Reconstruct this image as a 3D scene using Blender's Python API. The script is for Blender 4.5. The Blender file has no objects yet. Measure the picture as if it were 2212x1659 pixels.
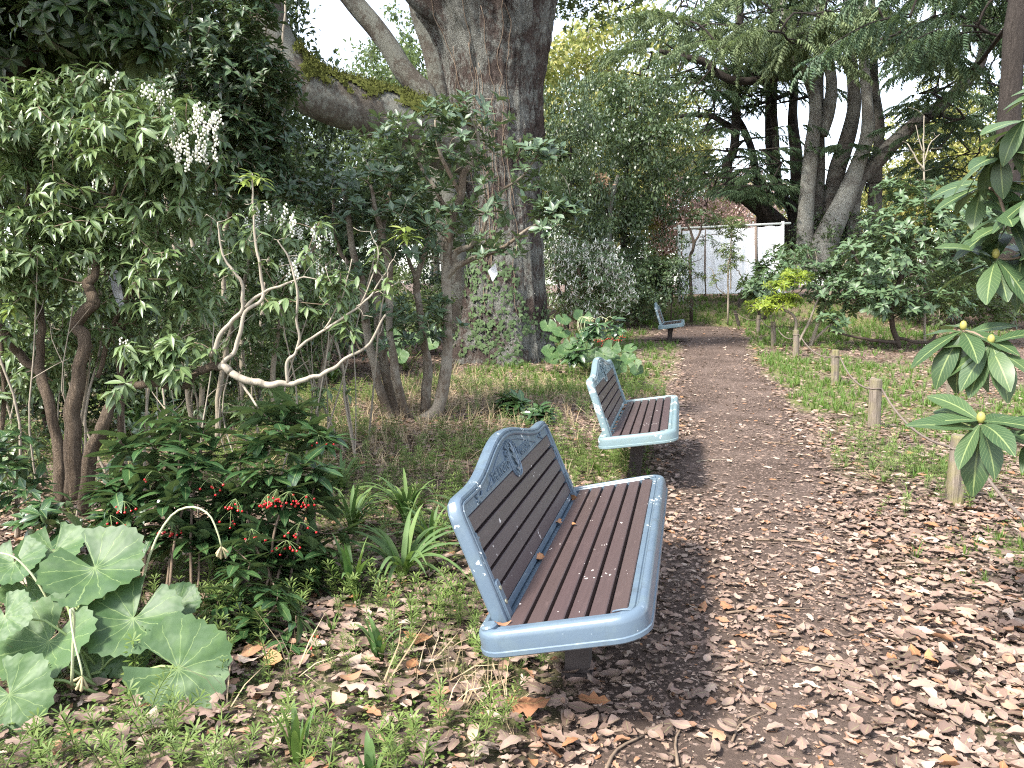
import bpy, math
import numpy as np
from mathutils import Matrix, Vector

RNG = np.random.default_rng(11)
sc = bpy.context.scene
COL = sc.collection

# ------------------------------------------------------------------ camera, sky, sun, exposure
EYE, PITCH, FPX = 1.5, 0.1274, 1663.0
cam_d = bpy.data.cameras.new('camera')
cam = bpy.data.objects.new('camera', cam_d)
COL.objects.link(cam)
cam.location = (0, 0, EYE)
cam.rotation_euler = (math.pi / 2 - PITCH, 0, 0)
cam_d.sensor_width = 36
cam_d.lens = 27.07
cam_d.clip_start = 0.05
cam_d.clip_end = 1500
sc.camera = cam

SUN_EL, SUN_AZ = math.radians(50), math.radians(-128)      # azimuth measured from +Y (view direction) towards +X
w = bpy.data.worlds.new('World')
sc.world = w
w.use_nodes = True
nt = w.node_tree
sky = nt.nodes.new('ShaderNodeTexSky')
sky.sky_type = 'NISHITA'
sky.sun_disc = False
sky.sun_elevation = SUN_EL
sky.sun_rotation = SUN_AZ
sky.air_density = 1.0
sky.dust_density = 1.2
sky.ozone_density = 1.0
hs = nt.nodes.new('ShaderNodeHueSaturation')
hs.inputs['Saturation'].default_value = 0.5
nt.links.new(sky.outputs[0], hs.inputs['Color'])
bg = nt.nodes['Background']
nt.links.new(hs.outputs[0], bg.inputs['Color'])
bg.inputs['Strength'].default_value = 0.15
sun_d = bpy.data.lights.new('sun', 'SUN')
sun = bpy.data.objects.new('sun', sun_d)
COL.objects.link(sun)
sun_d.energy = 2.9
sun_d.angle = math.radians(8)
sun_d.color = (1.0, 0.95, 0.86)
sdir = Vector((math.sin(SUN_AZ) * math.cos(SUN_EL), math.cos(SUN_AZ) * math.cos(SUN_EL), math.sin(SUN_EL)))
sun.rotation_euler = sdir.to_track_quat('Z', 'Y').to_euler()
sun.location = (-20, -10, 30)
vs = sc.view_settings
vs.view_transform = 'Standard'
vs.look = 'None'
vs.gamma = 1
vs.exposure = 1.98
vs.use_curve_mapping = False
cy = sc.cycles
cy.max_bounces = 6
cy.diffuse_bounces = 4
cy.glossy_bounces = 2
cy.transmission_bounces = 4
cy.transparent_max_bounces = 4
cy.caustics_reflective = False
cy.caustics_refractive = False
cy.sample_clamp_indirect = 4
cy.filter_width = 1.15
cy.use_denoising = False

# ------------------------------------------------------------------ maths helpers
CP, SP = math.cos(PITCH), math.sin(PITCH)
def A(*v): return np.array(v, float)
def sstep(a, b, x):
    t = np.clip((np.asarray(x, float) - a) / (b - a), 0, 1)
    return t * t * (3 - 2 * t)
def ray(px, py):
    ax, ay = (px - 1106) / FPX, (py - 829.5) / FPX
    return A(ax, CP - ay * SP, -(ay * CP + SP))
def at(px, py, d):
    """world point seen along that direction of the photograph at d metres ahead"""
    r = ray(px, py)
    return A(0, 0, EYE) + r * (d / r[1])
def m(wpx, d): return wpx / FPX * d
def _hash(ix, iy, s): 
    h = np.sin(ix * 127.1 + iy * 311.7 + s * 74.7) * 43758.5453
    return h - np.floor(h)
def vn(x, y, s=0):
    x, y = np.asarray(x, float), np.asarray(y, float)
    ix, iy = np.floor(x), np.floor(y)
    fx, fy = x - ix, y - iy
    fx, fy = fx * fx * (3 - 2 * fx), fy * fy * (3 - 2 * fy)
    a, b = _hash(ix, iy, s), _hash(ix + 1, iy, s)
    c, d = _hash(ix, iy + 1, s), _hash(ix + 1, iy + 1, s)
    return (a * (1 - fx) + b * fx) * (1 - fy) + (c * (1 - fx) + d * fx) * fy
def fbm(x, y, s=0, o=3):
    v, k, t = 0, 1.0, 0
    for i in range(o):
        v = v + k * vn(np.asarray(x) * 2 ** i, np.asarray(y) * 2 ** i, s + i)
        t += k; k *= .5
    return v / t
def gz(x, y):
    x, y = np.asarray(x, float), np.asarray(y, float)
    z = .2 * sstep(9, 18, y) + .85 * sstep(23.5, 30, y) + .5 * sstep(32, 90, y)
    z = z + .25 * sstep(-4, -14, x) * sstep(5, 12, y)
    z = z + .05 * (fbm(x * .9, y * .9, 3) - .5) * sstep(1, 4, y)
    return z
def gnd(px, py):
    r = ray(px, py); t = 1.0
    for i in range(60):
        p = A(0, 0, EYE) + r * t
        f = p[2] - float(gz(p[0], p[1]))
        t += f / -r[2] * .7
    return A(0, 0, EYE) + r * t
def nrm(v):
    v = np.asarray(v, float)
    return v / np.maximum(np.linalg.norm(v, axis=-1, keepdims=True), 1e-9)
def basis(dirs, ups):
    """rotation matrices with local Y along dirs and local Z near ups"""
    y = nrm(dirs); x = nrm(np.cross(y, ups)); z = np.cross(x, y)
    return np.stack([x, y, z], axis=-1)
def rsph(n): return nrm(RNG.normal(size=(n, 3)))

# ------------------------------------------------------------------ mesh helpers
class Geo:
    """collects pieces of geometry and links them as ONE mesh object"""
    def __init__(s): s.V, s.F, s.T, s.U, s.M, s.n = [], [], [], [], [], 0
    def add(s, V, faces, tint=0.5, uv=None, mat=0):
        V = np.asarray(V, float).reshape(-1, 3)
        s.V.append(V)
        for f in (faces if isinstance(faces, (list, tuple)) and len(faces) and isinstance(faces[0], np.ndarray) and faces[0].ndim == 2 else [faces]):
            f = np.asarray(f)
            s.F.append(f + s.n); s.M.append((len(f), mat))
        s.T.append(np.broadcast_to(np.asarray(tint, float), (len(V),)).copy())
        s.U.append(np.zeros((len(V), 3)) if uv is None else uv)
        s.n += len(V)
        return s
    def mesh(s, name, mats, off=(0, 0, 0), smooth=True, sharp=None):
        me = bpy.data.meshes.new(name)
        V = np.concatenate(s.V) - np.asarray(off)
        me.vertices.add(len(V)); me.vertices.foreach_set('co', V.astype(np.float32).ravel())
        tot = np.concatenate([np.full(len(f), f.shape[1], np.int32) for f in s.F])
        loops = np.concatenate([f.ravel() for f in s.F]).astype(np.int32)
        st = np.zeros(len(tot), np.int32); st[1:] = np.cumsum(tot)[:-1]
        me.loops.add(len(loops)); me.loops.foreach_set('vertex_index', loops)
        me.polygons.add(len(tot)); me.polygons.foreach_set('loop_start', st)
        mats = mats if isinstance(mats, (list, tuple)) else [mats]
        for k in mats: me.materials.append(k)
        if len(mats) > 1:
            me.polygons.foreach_set('material_index', np.concatenate([np.full(c, k, np.int32) for c, k in s.M]))
        me.update(calc_edges=True)
        me.polygons.foreach_set('use_smooth', np.full(len(tot), smooth, bool))
        a = me.attributes.new('tint', 'FLOAT', 'POINT'); a.data.foreach_set('value', np.concatenate(s.T).astype(np.float32))
        if sharp: me.set_sharp_from_angle(angle=math.radians(sharp))
        u = np.concatenate(s.U)
        if np.any(u):
            a = me.attributes.new('luv', 'FLOAT_VECTOR', 'POINT'); a.data.foreach_set('vector', u.astype(np.float32).ravel())
        return me
    def build(s, name, mats, parent=None, smooth=True, kind=None, sharp=None):
        off = tuple(parent['_w']) if parent is not None and '_w' in parent else (0, 0, 0)
        o = bpy.data.objects.new(name, s.mesh(name, mats, off, smooth, sharp))
        COL.objects.link(o)
        if parent is not None: o.parent = parent
        if kind: o['kind'] = kind
        if parent is not None and '_w' in parent: o['_w'] = list(off)
        return o

def thing(name, label, cat, loc=(0, 0, 0), group=None):
    o = bpy.data.objects.new(name, None); COL.objects.link(o)
    o.location = loc; o['_w'] = [float(v) for v in loc]
    o.empty_display_size = .1
    o['label'] = label; o['category'] = cat
    if group: o['group'] = group
    return o
def tag(o, label, cat, group=None):
    o['label'] = label; o['category'] = cat
    if group: o['group'] = group
    return o
def dup(o, parent=None):
    c = o.copy(); COL.objects.link(c)
    if parent is not None: c.parent = parent
    for ch in o.children: dup(ch, c)
    return c
def place(me, name, R, pos, scale, parent):
    o = bpy.data.objects.new(name, me); COL.objects.link(o)
    M = Matrix.Identity(4)
    for i in range(3):
        for j in range(3): M[i][j] = float(R[i, j]) * scale
        M[i][3] = float(pos[i])
    if parent is not None:
        o.parent = parent
        for i in range(3): M[i][3] -= parent['_w'][i]
    o.matrix_local = M
    return o

def spline(P, n):
    """Catmull-Rom through the rows of P (any number of columns)"""
    P = np.asarray(P, float)
    if len(P) < 3:
        t = np.linspace(0, 1, n)[:, None]
        return P[0] * (1 - t) + P[-1] * t
    Q = np.vstack([2 * P[0] - P[1], P, 2 * P[-1] - P[-2]])
    out = []
    for s in np.linspace(0, len(P) - 1, n):
        i = min(int(s), len(P) - 2); t = s - i
        a, b, c, d = Q[i], Q[i + 1], Q[i + 2], Q[i + 3]
        out.append(.5 * (2 * b + (c - a) * t + (2 * a - 5 * b + 4 * c - d) * t * t + (3 * b - a - 3 * c + d) * t ** 3))
    return np.array(out)
def tube(P, r, sides=7, cap=True, rough=0.0):
    P = np.asarray(P, float); n = len(P)
    r = np.broadcast_to(np.asarray(r, float), (n,))
    T = nrm(np.gradient(P, axis=0))
    ref = A(0, 0, 1) if abs(T[0][2]) < .8 else A(1, 0, 0)
    X = nrm(np.cross(T[0], ref)); V = []
    ang = np.linspace(0, 2 * np.pi, sides, endpoint=False)
    for i in range(n):
        X = nrm(X - T[i] * np.dot(X, T[i])); Y = np.cross(T[i], X)
        rr = r[i] * (1 + (RNG.uniform(-rough, rough, sides) if rough else 0))
        V.append(P[i] + (np.cos(ang) * rr)[:, None] * X + (np.sin(ang) * rr)[:, None] * Y)
    V = np.concatenate(V)
    i, j = np.meshgrid(np.arange(n - 1), np.arange(sides), indexing='ij')
    a = i * sides + j; b = i * sides + (j + 1) % sides
    F = [np.stack([a, b, b + sides, a + sides], -1).reshape(-1, 4)]
    if cap:
        F += [np.arange(sides)[::-1][None], (np.arange(sides) + (n - 1) * sides)[None]]
    return V, F
def gnarl(s, sides=22, amp=.07, fine=.05, seed=0, sub=3):
    """limb with lumps and ridges that run along it; s rows x,y,z,r"""
    s = spline(s, len(s) * sub); V, F = tube(s[:, :3], s[:, 3], sides)
    n = len(s); W = V.reshape(n, sides, 3); c = s[:, None, :3]
    L = np.r_[0, np.cumsum(np.linalg.norm(np.diff(s[:, :3], axis=0), axis=1))]
    an = np.linspace(0, 2 * np.pi, sides, endpoint=False)
    k = 1 + amp * 2 * (fbm(np.cos(an)[None] * 1.6 + 7 + 0 * L[:, None], np.sin(an)[None] * 1.6 + L[:, None] * .8 / max(s[:, 3].mean() * 4, .1), seed) - .5) + fine * 2 * (fbm(np.cos(an)[None] * 5 + 3 + 0 * L[:, None], np.sin(an)[None] * 5 + L[:, None] * 1.5, seed + 9) - .5)
    return (c + (W - c) * k[..., None]).reshape(-1, 3), F
def box(c, h, R=None):
    V = np.array([[x, y, z] for x in (-1, 1) for y in (-1, 1) for z in (-1, 1)], float) * np.asarray(h)
    if R is not None: V = V @ np.asarray(R).T
    F = np.array([[0, 1, 3, 2], [4, 6, 7, 5], [0, 4, 5, 1], [2, 3, 7, 6], [0, 2, 6, 4], [1, 5, 7, 3]])
    return V + np.asarray(c), F
def prism(out, z0, z1, bev=0.0):
    """outline (n,2) counter-clockwise -> closed solid between z0 and z1, with a small chamfer at z1"""
    out = np.asarray(out, float); n = len(out)
    rings = [(out, z0)]
    if bev:
        d = nrm(np.roll(out, -1, 0) - np.roll(out, 1, 0)); nor = np.stack([-d[:, 1], d[:, 0]], -1)
        rings += [(out, z1 - bev), (out + nor * bev, z1)]
    else: rings += [(out, z1)]
    V = np.concatenate([np.c_[o, np.full(n, z)] for o, z in rings])
    F = []
    k = np.arange(n); k2 = (k + 1) % n
    for i in range(len(rings) - 1): F.append(np.stack([k + i * n, k2 + i * n, k2 + (i + 1) * n, k + (i + 1) * n], -1))
    F.append(k[::-1][None]); F.append((k + (len(rings) - 1) * n)[None])
    return V, F
def icos(n=1):
    t = (1 + 5 ** .5) / 2
    V = nrm([[-1, t, 0], [1, t, 0], [-1, -t, 0], [1, -t, 0], [0, -1, t], [0, 1, t], [0, -1, -t], [0, 1, -t], [t, 0, -1], [t, 0, 1], [-t, 0, -1], [-t, 0, 1]])
    F = np.array([[0, 11, 5], [0, 5, 1], [0, 1, 7], [0, 7, 10], [0, 10, 11], [1, 5, 9], [5, 11, 4], [11, 10, 2], [10, 7, 6], [7, 1, 8], [3, 9, 4], [3, 4, 2], [3, 2, 6], [3, 6, 8], [3, 8, 9], [4, 9, 5], [2, 4, 11], [6, 2, 10], [8, 6, 7], [9, 8, 1]])
    return V, F

def subdiv_ball(r):
    V, F = icos(); E_, nv, nf = {}, list(V), []
    def mid(a, b):
        k = (min(a, b), max(a, b))
        if k not in E_: E_[k] = len(nv); nv.append(nrm(np.array(nv[a]) + np.array(nv[b])))
        return E_[k]
    for a, b, c in F:
        x, y, z = mid(a, b), mid(b, c), mid(c, a); nf += [(a, x, z), (b, y, x), (c, z, y), (x, y, z)]
    return np.array(nv) * r, np.array(nf)

# ------------------------------------------------------------------ leaves
def leaf(width=.3, peak=.45, fold=.12, droop=.25, n=4, wave=0.0, tipw=0.0, seed=0, serr=0.0):
    """unit leaf along +Y, face up; returns V, quads, uv"""
    rg = np.random.default_rng(seed)
    V, U = [], []
    for i in range(n + 1):
        t = i / n
        p = t ** (math.log(.5) / math.log(peak))
        wd = width * .5 * max(math.sin(math.pi * min(max(p, 0), 1)), 0) ** .8
        if i == n: wd = tipw
        if i == 0: wd = .012
        if serr and 0 < i < n: wd *= 1 + (serr if i % 2 else -serr)
        a, b = rg.uniform(-wave, wave, 2)
        z = -droop * t * t
        for k, s in ((-1, a), (0, 0), (1, b)):
            V.append((k * wd, t - droop * .3 * t * t, z + fold * abs(k) * wd * 2 + s * (0 < i < n)))
            U.append((k * .5 + .5, t, 1))
    F = []
    for i in range(n):
        for k in (0, 1):
            a = i * 3 + k
            F.append((a, a + 1, a + 4, a + 3))
    return np.array(V), np.array(F), np.array(U)
def cheap(width=.3, fold=.15, droop=.2):
    """four-triangle leaf for masses of foliage"""
    w2 = width / 2
    V = np.array([(0, 0, 0), (-w2, .45, fold * w2 * 2), (0, .5, -droop * .2), (w2, .45, fold * w2 * 2), (0, 1 - droop * .3, -droop)])
    F = np.array([(0, 2, 1), (0, 3, 2), (1, 2, 4), (2, 3, 4)])
    U = np.array([(.5, 0, 1), (0, .5, 1), (.5, .5, 1), (1, .5, 1), (.5, 1, 1.)])
    return V, F, U
def scatter(g, tpl, R, pos, s, tint=None, mat=0):
    V, F, U = tpl
    N = len(pos)
    if N == 0: return
    s = np.broadcast_to(np.asarray(s, float), (N,))
    W = np.einsum('nij,vj->nvi', R, V) * s[:, None, None] + pos[:, None, :]
    FF = (F[None] + (np.arange(N) * len(V))[:, None, None]).reshape(-1, F.shape[1])
    t = RNG.random(N) if tint is None else tint
    g.add(W.reshape(-1, 3), FF, np.repeat(t, len(V)), np.tile(U, (N, 1)), mat)
def whorls(pos, axis, n, length, spread=80, jit=14, lenj=.25, offs=.02):
    """leaf placements of rosettes at pos round axis: returns R, pos, size"""
    T = len(pos)
    n = np.broadcast_to(n, (T,)) if not np.isscalar(n) else np.full(T, n)
    idx = np.repeat(np.arange(T), n)
    k = np.concatenate([np.arange(c) for c in n]) if T else np.zeros(0)
    ax = nrm(axis)[idx]
    ref = np.where(np.abs(ax[:, 2:3]) < .9, A(0, 0, 1), A(1, 0, 0))
    X = nrm(np.cross(ax, ref)); Y = np.cross(ax, X)
    ph = k * 2.399963 + RNG.uniform(0, 6.28, T)[idx] + RNG.normal(0, .15, len(idx))
    rad = np.cos(ph)[:, None] * X + np.sin(ph)[:, None] * Y
    sp = np.radians(spread + RNG.normal(0, jit, len(idx)) - 22 * (k / np.maximum(n[idx], 1) - .4))[:, None]
    d = ax * np.cos(sp) + rad * np.sin(sp)
    up = ax * np.sin(sp) - rad * np.cos(sp) + RNG.normal(0, .15, (len(idx), 3))
    L = length * (1 + RNG.uniform(-lenj, lenj, len(idx)))
    P = pos[idx] + ax * (RNG.uniform(-2 * offs, offs, len(idx)))[:, None]
    return basis(d, up), P, L
def inview(P, margin=1.0):
    fw = P[:, 1] * CP - (P[:, 2] - EYE) * SP
    up = P[:, 1] * SP + (P[:, 2] - EYE) * CP
    fw = np.maximum(fw, .01)
    return (np.abs(P[:, 0] / fw) < .665 * margin) & (np.abs(up / fw) < .499 * margin)
def foliage(parent, tpls, R, P, S, mat, keep=0, name='leaf', mass='foliage', cheap_tpl=None):
    """the KEEP largest in view become parts of their own, the rest ONE mesh of the same thing"""
    N = len(P)
    d = np.linalg.norm(P - A(0, 0, EYE), axis=1) / np.maximum(S, 1e-6) + np.where(inview(P), 0, 1e6)
    order = np.argsort(d)
    own, rest = order[:keep], order[keep:]
    meshes = []
    if keep:
        for t in tpls:
            meshes.append(Geo().add(t[0], t[1], .5, t[2]).mesh(name, mat))
    for i in own:
        place(meshes[i % len(meshes)], name, R[i], P[i], float(S[i]), parent)
    if len(rest):
        g = Geo()
        tl = tpls if cheap_tpl is None else [cheap_tpl]
        pick = RNG.integers(0, len(tl), len(rest))
        for k, t in enumerate(tl):
            q = rest[pick == k]
            scatter(g, t, R[q], P[q], S[q])
        o = g.build(mass, mat, parent)
        o['kind'] = 'stuff'

# ------------------------------------------------------------------ branching
def connect(stems, tips, r0, r1, sag=.05, segs=4, upcost=.6):
    """stems: list of (n,4) polylines x,y,z,r. Joins every tip to the nearest branch node. Returns tubes (P, r) and the twig's end direction."""
    nodes = [s for s in stems]
    N = np.concatenate(nodes); tubes = [(s[:, :3], s[:, 3]) for s in stems]
    dirs = np.zeros_like(tips)
    d0 = np.array([np.min(np.linalg.norm(N[:, :3] - t, axis=1)) for t in tips])
    buf = np.zeros((len(N) + len(tips) * segs, 4)); buf[:len(N)] = N; c = len(N)
    for i in np.argsort(d0):
        t = tips[i]; B = buf[:c]
        v = t - B[:, :3]
        cost = np.linalg.norm(v, axis=1) + upcost * np.maximum(0, -v[:, 2]) - .3 * np.minimum(B[:, 3], .03)
        j = int(np.argmin(cost)); a = B[j, :3]; ra = B[j, 3]
        L = np.linalg.norm(t - a)
        mid = (a + t) / 2 + rsph(1)[0] * L * .13 + A(0, 0, -sag * L)
        P = spline([a, mid, t], segs + 1)
        rs = min(ra * .65, r0 * (.35 + .65 * min(1, L / .6))); rs = max(rs, r1)
        r = np.linspace(rs, r1, segs + 1)
        tubes.append((P, r)); dirs[i] = t - P[-2]
        buf[c:c + segs] = np.c_[P[1:], r[1:]]; c += segs
    return tubes, nrm(dirs)
def tubes_geo(tubes, sides=6, thick=None, g=None):
    g = g or Geo()
    for P, r in tubes:
        s = sides if np.max(r) < .02 else sides + 4
        V, F = tube(P, r, s, cap=True, rough=.05 if np.max(r) > .01 else 0)
        g.add(V, F, RNG.random())
    return g
def stem(pts, n=14, wig=.0):
    """pts: (px, py, depth, width in photo px) -> polyline x,y,z,r"""
    Q = np.array([np.r_[at(a, b, d), m(wd, d) / 2] for a, b, d, wd in pts])
    S = spline(Q, n); S[:, 3] = np.maximum(S[:, 3], .001)
    if wig: S[1:-1, :3] += RNG.normal(0, wig, (n - 2, 3))
    return S
def blob(px, py, d, rx, ry, rd, n, shell=2.2):
    """n points in an ellipsoid: centre seen at px,py and depth d, radii in photo px and metres of depth"""
    c = at(px, py, d); u = rsph(n) * (RNG.random(n) ** (1 / shell))[:, None]
    P = c + u * A(m(rx, d), rd, m(ry, d))
    return P, u
# ------------------------------------------------------------------ materials
class NM:
    def __init__(s, name):
        s.m = bpy.data.materials.new(name); s.m.use_nodes = True
        s.t = s.m.node_tree; s.b = s.t.nodes['Principled BSDF']; s.out = s.t.nodes['Material Output']
    def n(s, typ, ins=None, **kw):
        x = s.t.nodes.new(typ)
        for k, v in kw.items(): setattr(x, k, v)
        for k, v in (ins or {}).items(): s.put(x.inputs[k], v)
        return x
    def put(s, sock, v):
        if isinstance(v, bpy.types.NodeSocket): s.t.links.new(v, sock)
        else: sock.default_value = v
    def math(s, op, a, b=0.0, clamp=False):
        x = s.n('ShaderNodeMath', operation=op, use_clamp=clamp); s.put(x.inputs[0], a); s.put(x.inputs[1], b); return x.outputs[0]
    def attr(s, name, vec=False):
        x = s.n('ShaderNodeAttribute', attribute_name=name); return x.outputs['Vector' if vec else 'Fac']
    def ramp(s, fac, stops, mode='LINEAR'):
        x = s.n('ShaderNodeValToRGB', {'Fac': fac}); r = x.color_ramp; r.interpolation = mode
        while len(r.elements) > 1: r.elements.remove(r.elements[-1])
        r.elements[0].position = stops[0][0]; r.elements[0].color = (*stops[0][1], 1)
        for p, c in stops[1:]:
            e = r.elements.new(p); e.color = (*c, 1)
        return x.outputs['Color']
    def noise(s, scale, vec=None, detail=4, rough=.55, dist=0):
        x = s.n('ShaderNodeTexNoise', {'Scale': scale, 'Detail': detail, 'Roughness': rough, 'Distortion': dist})
        if vec is not None: s.put(x.inputs['Vector'], vec)
        return x.outputs['Fac']
    def mix(s, f, a, b, blend='MIX'):
        x = s.n('ShaderNodeMix', data_type='RGBA', blend_type=blend)
        s.put(x.inputs[0], f)
        for sock, v in ((x.inputs[6], a), (x.inputs[7], b)): s.put(sock, v if isinstance(v, bpy.types.NodeSocket) else (*v, 1))
        return x.outputs[2]
    def coord(s, scale=None, kind='Object'):
        c = s.n('ShaderNodeTexCoord').outputs[kind]
        if scale is None: return c
        x = s.n('ShaderNodeMapping', {'Vector': c, 'Scale': scale}); return x.outputs[0]
    def pos(s, scale=None):
        c = s.n('ShaderNodeNewGeometry').outputs['Position']
        if scale is None: return c
        x = s.n('ShaderNodeMapping', {'Vector': c, 'Scale': scale}); return x.outputs[0]
    def bump(s, h, strength=.4, dist=.02):
        x = s.n('ShaderNodeBump', {'Height': h, 'Strength': strength, 'Distance': dist}); s.put(s.b.inputs['Normal'], x.outputs[0])
    def done(s, col=None, rough=.6, spec=.4, metal=0):
        if col is not None: s.put(s.b.inputs['Base Color'], col if isinstance(col, bpy.types.NodeSocket) else (*col, 1))
        s.put(s.b.inputs['Roughness'], rough); s.b.inputs['Specular IOR Level'].default_value = spec; s.b.inputs['Metallic'].default_value = metal
        return s.m

def leafmat(name, cols, rough=.38, spec=.5, trans=.28, vein=0.0, under=.35, radial=False, blotch=None):
    q = NM(name)
    tn = q.math('FRACT', q.math('ADD', q.attr('tint'), q.n('ShaderNodeObjectInfo').outputs['Random']))
    st = [(i / max(len(cols) - 1, 1), c) for i, c in enumerate(cols)]
    col = q.ramp(tn, st)
    uv = q.attr('luv', True)
    sx = q.n('ShaderNodeSeparateXYZ', {0: uv})
    if vein and not radial:
        d = q.math('ABSOLUTE', q.math('SUBTRACT', sx.outputs[0], .5))
        line = q.math('LESS_THAN', d, .035)
        side = q.math('SUBTRACT', q.math('MULTIPLY', sx.outputs[1], 11), q.math('MULTIPLY', d, 6))
        side = q.math('LESS_THAN', q.math('PINGPONG', side, .5), .07)
        f = q.math('MULTIPLY', q.math('MAXIMUM', line, q.math('MULTIPLY', side, .35)), vein)
        col = q.mix(f, col, (.30, .36, .14))
        q.bump(q.math('ADD', q.math('MULTIPLY', q.math('MAXIMUM', line, side), -1), q.math('MULTIPLY', d, 1.5)), .25, .004)
    if radial:
        ang = q.math('ARCTAN2', sx.outputs[0], sx.outputs[1])
        rr = q.math('SQRT', q.math('ADD', q.math('MULTIPLY', sx.outputs[0], sx.outputs[0]), q.math('MULTIPLY', sx.outputs[1], sx.outputs[1])))
        nz = q.noise(5, uv)
        a2 = q.math('ADD', q.math('MULTIPLY', ang, 2.2), q.math('MULTIPLY', nz, .5))
        ln = q.math('LESS_THAN', q.math('MULTIPLY', q.math('PINGPONG', a2, .5), rr), .018)
        ln = q.math('MULTIPLY', ln, q.math('LESS_THAN', rr, .92))
        col = q.mix(q.math('MULTIPLY', ln, vein), col, (.26, .34, .13))
        blot = q.ramp(q.noise(3.2, uv, 3), [(.45, (0, 0, 0)), (.62, (1, 1, 1))])
        col = q.mix(q.math('MULTIPLY', q.n('ShaderNodeRGBToBW', {0: blot}).outputs[0], .35), col, (.085, .15, .04))
        q.bump(q.math('ADD', q.math('MULTIPLY', ln, -.4), q.math('MULTIPLY', q.noise(4, uv, 1), 1.0)), .35, .010)
    back = q.n('ShaderNodeNewGeometry').outputs['Backfacing']
    if under: col = q.mix(q.math('MULTIPLY', back, under), col, (.17, .24, .10))
    if blotch:
        bn = q.n('ShaderNodeRGBToBW', {0: q.ramp(q.noise(9, q.pos(), 3), [(.62, (0, 0, 0)), (.72, (1, 1, 1))])}).outputs[0]
        col = q.mix(q.math('MULTIPLY', bn, .6), col, blotch)
    q.done(col, q.math('ADD', rough, q.math('MULTIPLY', back, .3)), spec)
    if trans:
        tr = q.n('ShaderNodeBsdfTranslucent')
        q.put(tr.inputs['Color'], q.mix(.35, col, (.22, .30, .06), 'MIX'))
        ms = q.n('ShaderNodeMixShader'); q.put(ms.inputs[0], trans)
        q.t.links.new(q.b.outputs[0], ms.inputs[1]); q.t.links.new(tr.outputs[0], ms.inputs[2])
        q.t.links.new(ms.outputs[0], q.out.inputs['Surface'])
    return q.m

M = {}
# foliage
M['pieris'] = leafmat('pieris_leaf', [(.068, .115, .04), (.095, .15, .055), (.135, .19, .075), (.078, .13, .052)], .36, .6, .2, .5)
M['pieris_young'] = leafmat('young_leaf', [(.26, .32, .05), (.20, .28, .05), (.30, .34, .09)], .4, .4, .4, .3)
M['holly'] = leafmat('dark_leaf', [(.018, .040, .018), (.03, .06, .026), (.042, .08, .036)], .38, .5, .15, .3)
M['camellia'] = leafmat('camellia_leaf', [(.012, .028, .009), (.02, .045, .014), (.03, .06, .016)], .4, .4, .15, .2)
M['bluegreen'] = leafmat('bluegreen_leaf', [(.045, .08, .045), (.062, .105, .06), (.085, .135, .078)], .36, .6, .15, .35)
M['ardisia'] = leafmat('ardisia_leaf', [(.018, .05, .018), (.028, .07, .024), (.045, .095, .03)], .28, .65, .12, .35)
M['rhodo'] = leafmat('rhododendron_leaf', [(.034, .066, .026), (.045, .082, .034), (.06, .10, .038)], .42, .4, .14, .5)
M['rhodo_mid'] = leafmat('rhododendron_leaf_cool', [(.045, .085, .04), (.065, .115, .055), (.095, .15, .07)], .4, .55, .15, .3)
M['farfugium'] = leafmat('butterbur_leaf', [(.038, .082, .027), (.056, .108, .035), (.030, .066, .024)], .52, .4, .18, .42, radial=True)
M['strap'] = leafmat('strap_leaf', [(.05, .12, .035), (.08, .17, .04), (.13, .21, .04), (.06, .13, .05)], .36, .5, .35)
M['weed'] = leafmat('weed_leaf', [(.10, .165, .035), (.16, .23, .055), (.085, .135, .035), (.22, .28, .085)], .5, .35, .35)
M['grass'] = leafmat('grass_blade', [(.07, .16, .025), (.12, .21, .035), (.19, .25, .05), (.10, .19, .03)], .5, .3, .35)
M['straw'] = leafmat('straw', [(.42, .33, .20), (.33, .25, .15), (.50, .41, .27), (.25, .18, .11)], .7, .2, .1, under=0)
M['ivy'] = leafmat('ivy_leaf', [(.016, .036, .016), (.024, .05, .021), (.036, .07, .027)], .5, .35, .08)
M['evergreen'] = leafmat('evergreen_leaf', [(.03, .055, .024), (.05, .08, .034), (.08, .115, .048)], .36, .6, .15)
M['midgreen'] = leafmat('midgreen_leaf', [(.05, .08, .028), (.08, .115, .035), (.11, .145, .05)], .42, .5, .3)
M['yellowgreen'] = leafmat('yellowgreen_leaf', [(.20, .21, .05), (.28, .27, .07), (.36, .33, .10), (.15, .18, .05)], .5, .4, .4)  # leaf colour lightened to stand for sunlight on the far trees
M['goldgreen'] = leafmat('lime_leaf', [(.19, .26, .025), (.26, .31, .03), (.14, .22, .03)], .45, .4, .4)
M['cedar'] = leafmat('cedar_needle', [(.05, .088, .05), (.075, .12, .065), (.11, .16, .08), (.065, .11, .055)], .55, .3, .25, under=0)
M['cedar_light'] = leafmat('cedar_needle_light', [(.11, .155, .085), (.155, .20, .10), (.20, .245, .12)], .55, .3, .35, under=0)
M['pinkbloom'] = leafmat('plum_blossom', [(.58, .40, .38), (.66, .48, .45), (.48, .31, .30)], .7, .2, .3, under=0)
M['tanleaf'] = leafmat('withered_leaf', [(.42, .26, .17), (.50, .34, .22), (.34, .19, .12)], .7, .2, .2, under=0)
M['litter'] = leafmat('litter_leaf', [(.20, .132, .106), (.29, .205, .168), (.115, .072, .056), (.25, .168, .135), (.26, .118, .056), (.42, .33, .27), (.16, .105, .085), (.085, .055, .043), (.32, .225, .185), (.21, .138, .11), (.13, .088, .072), (.36, .265, .215)], .62, .3, .06, .25, under=.0)
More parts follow.
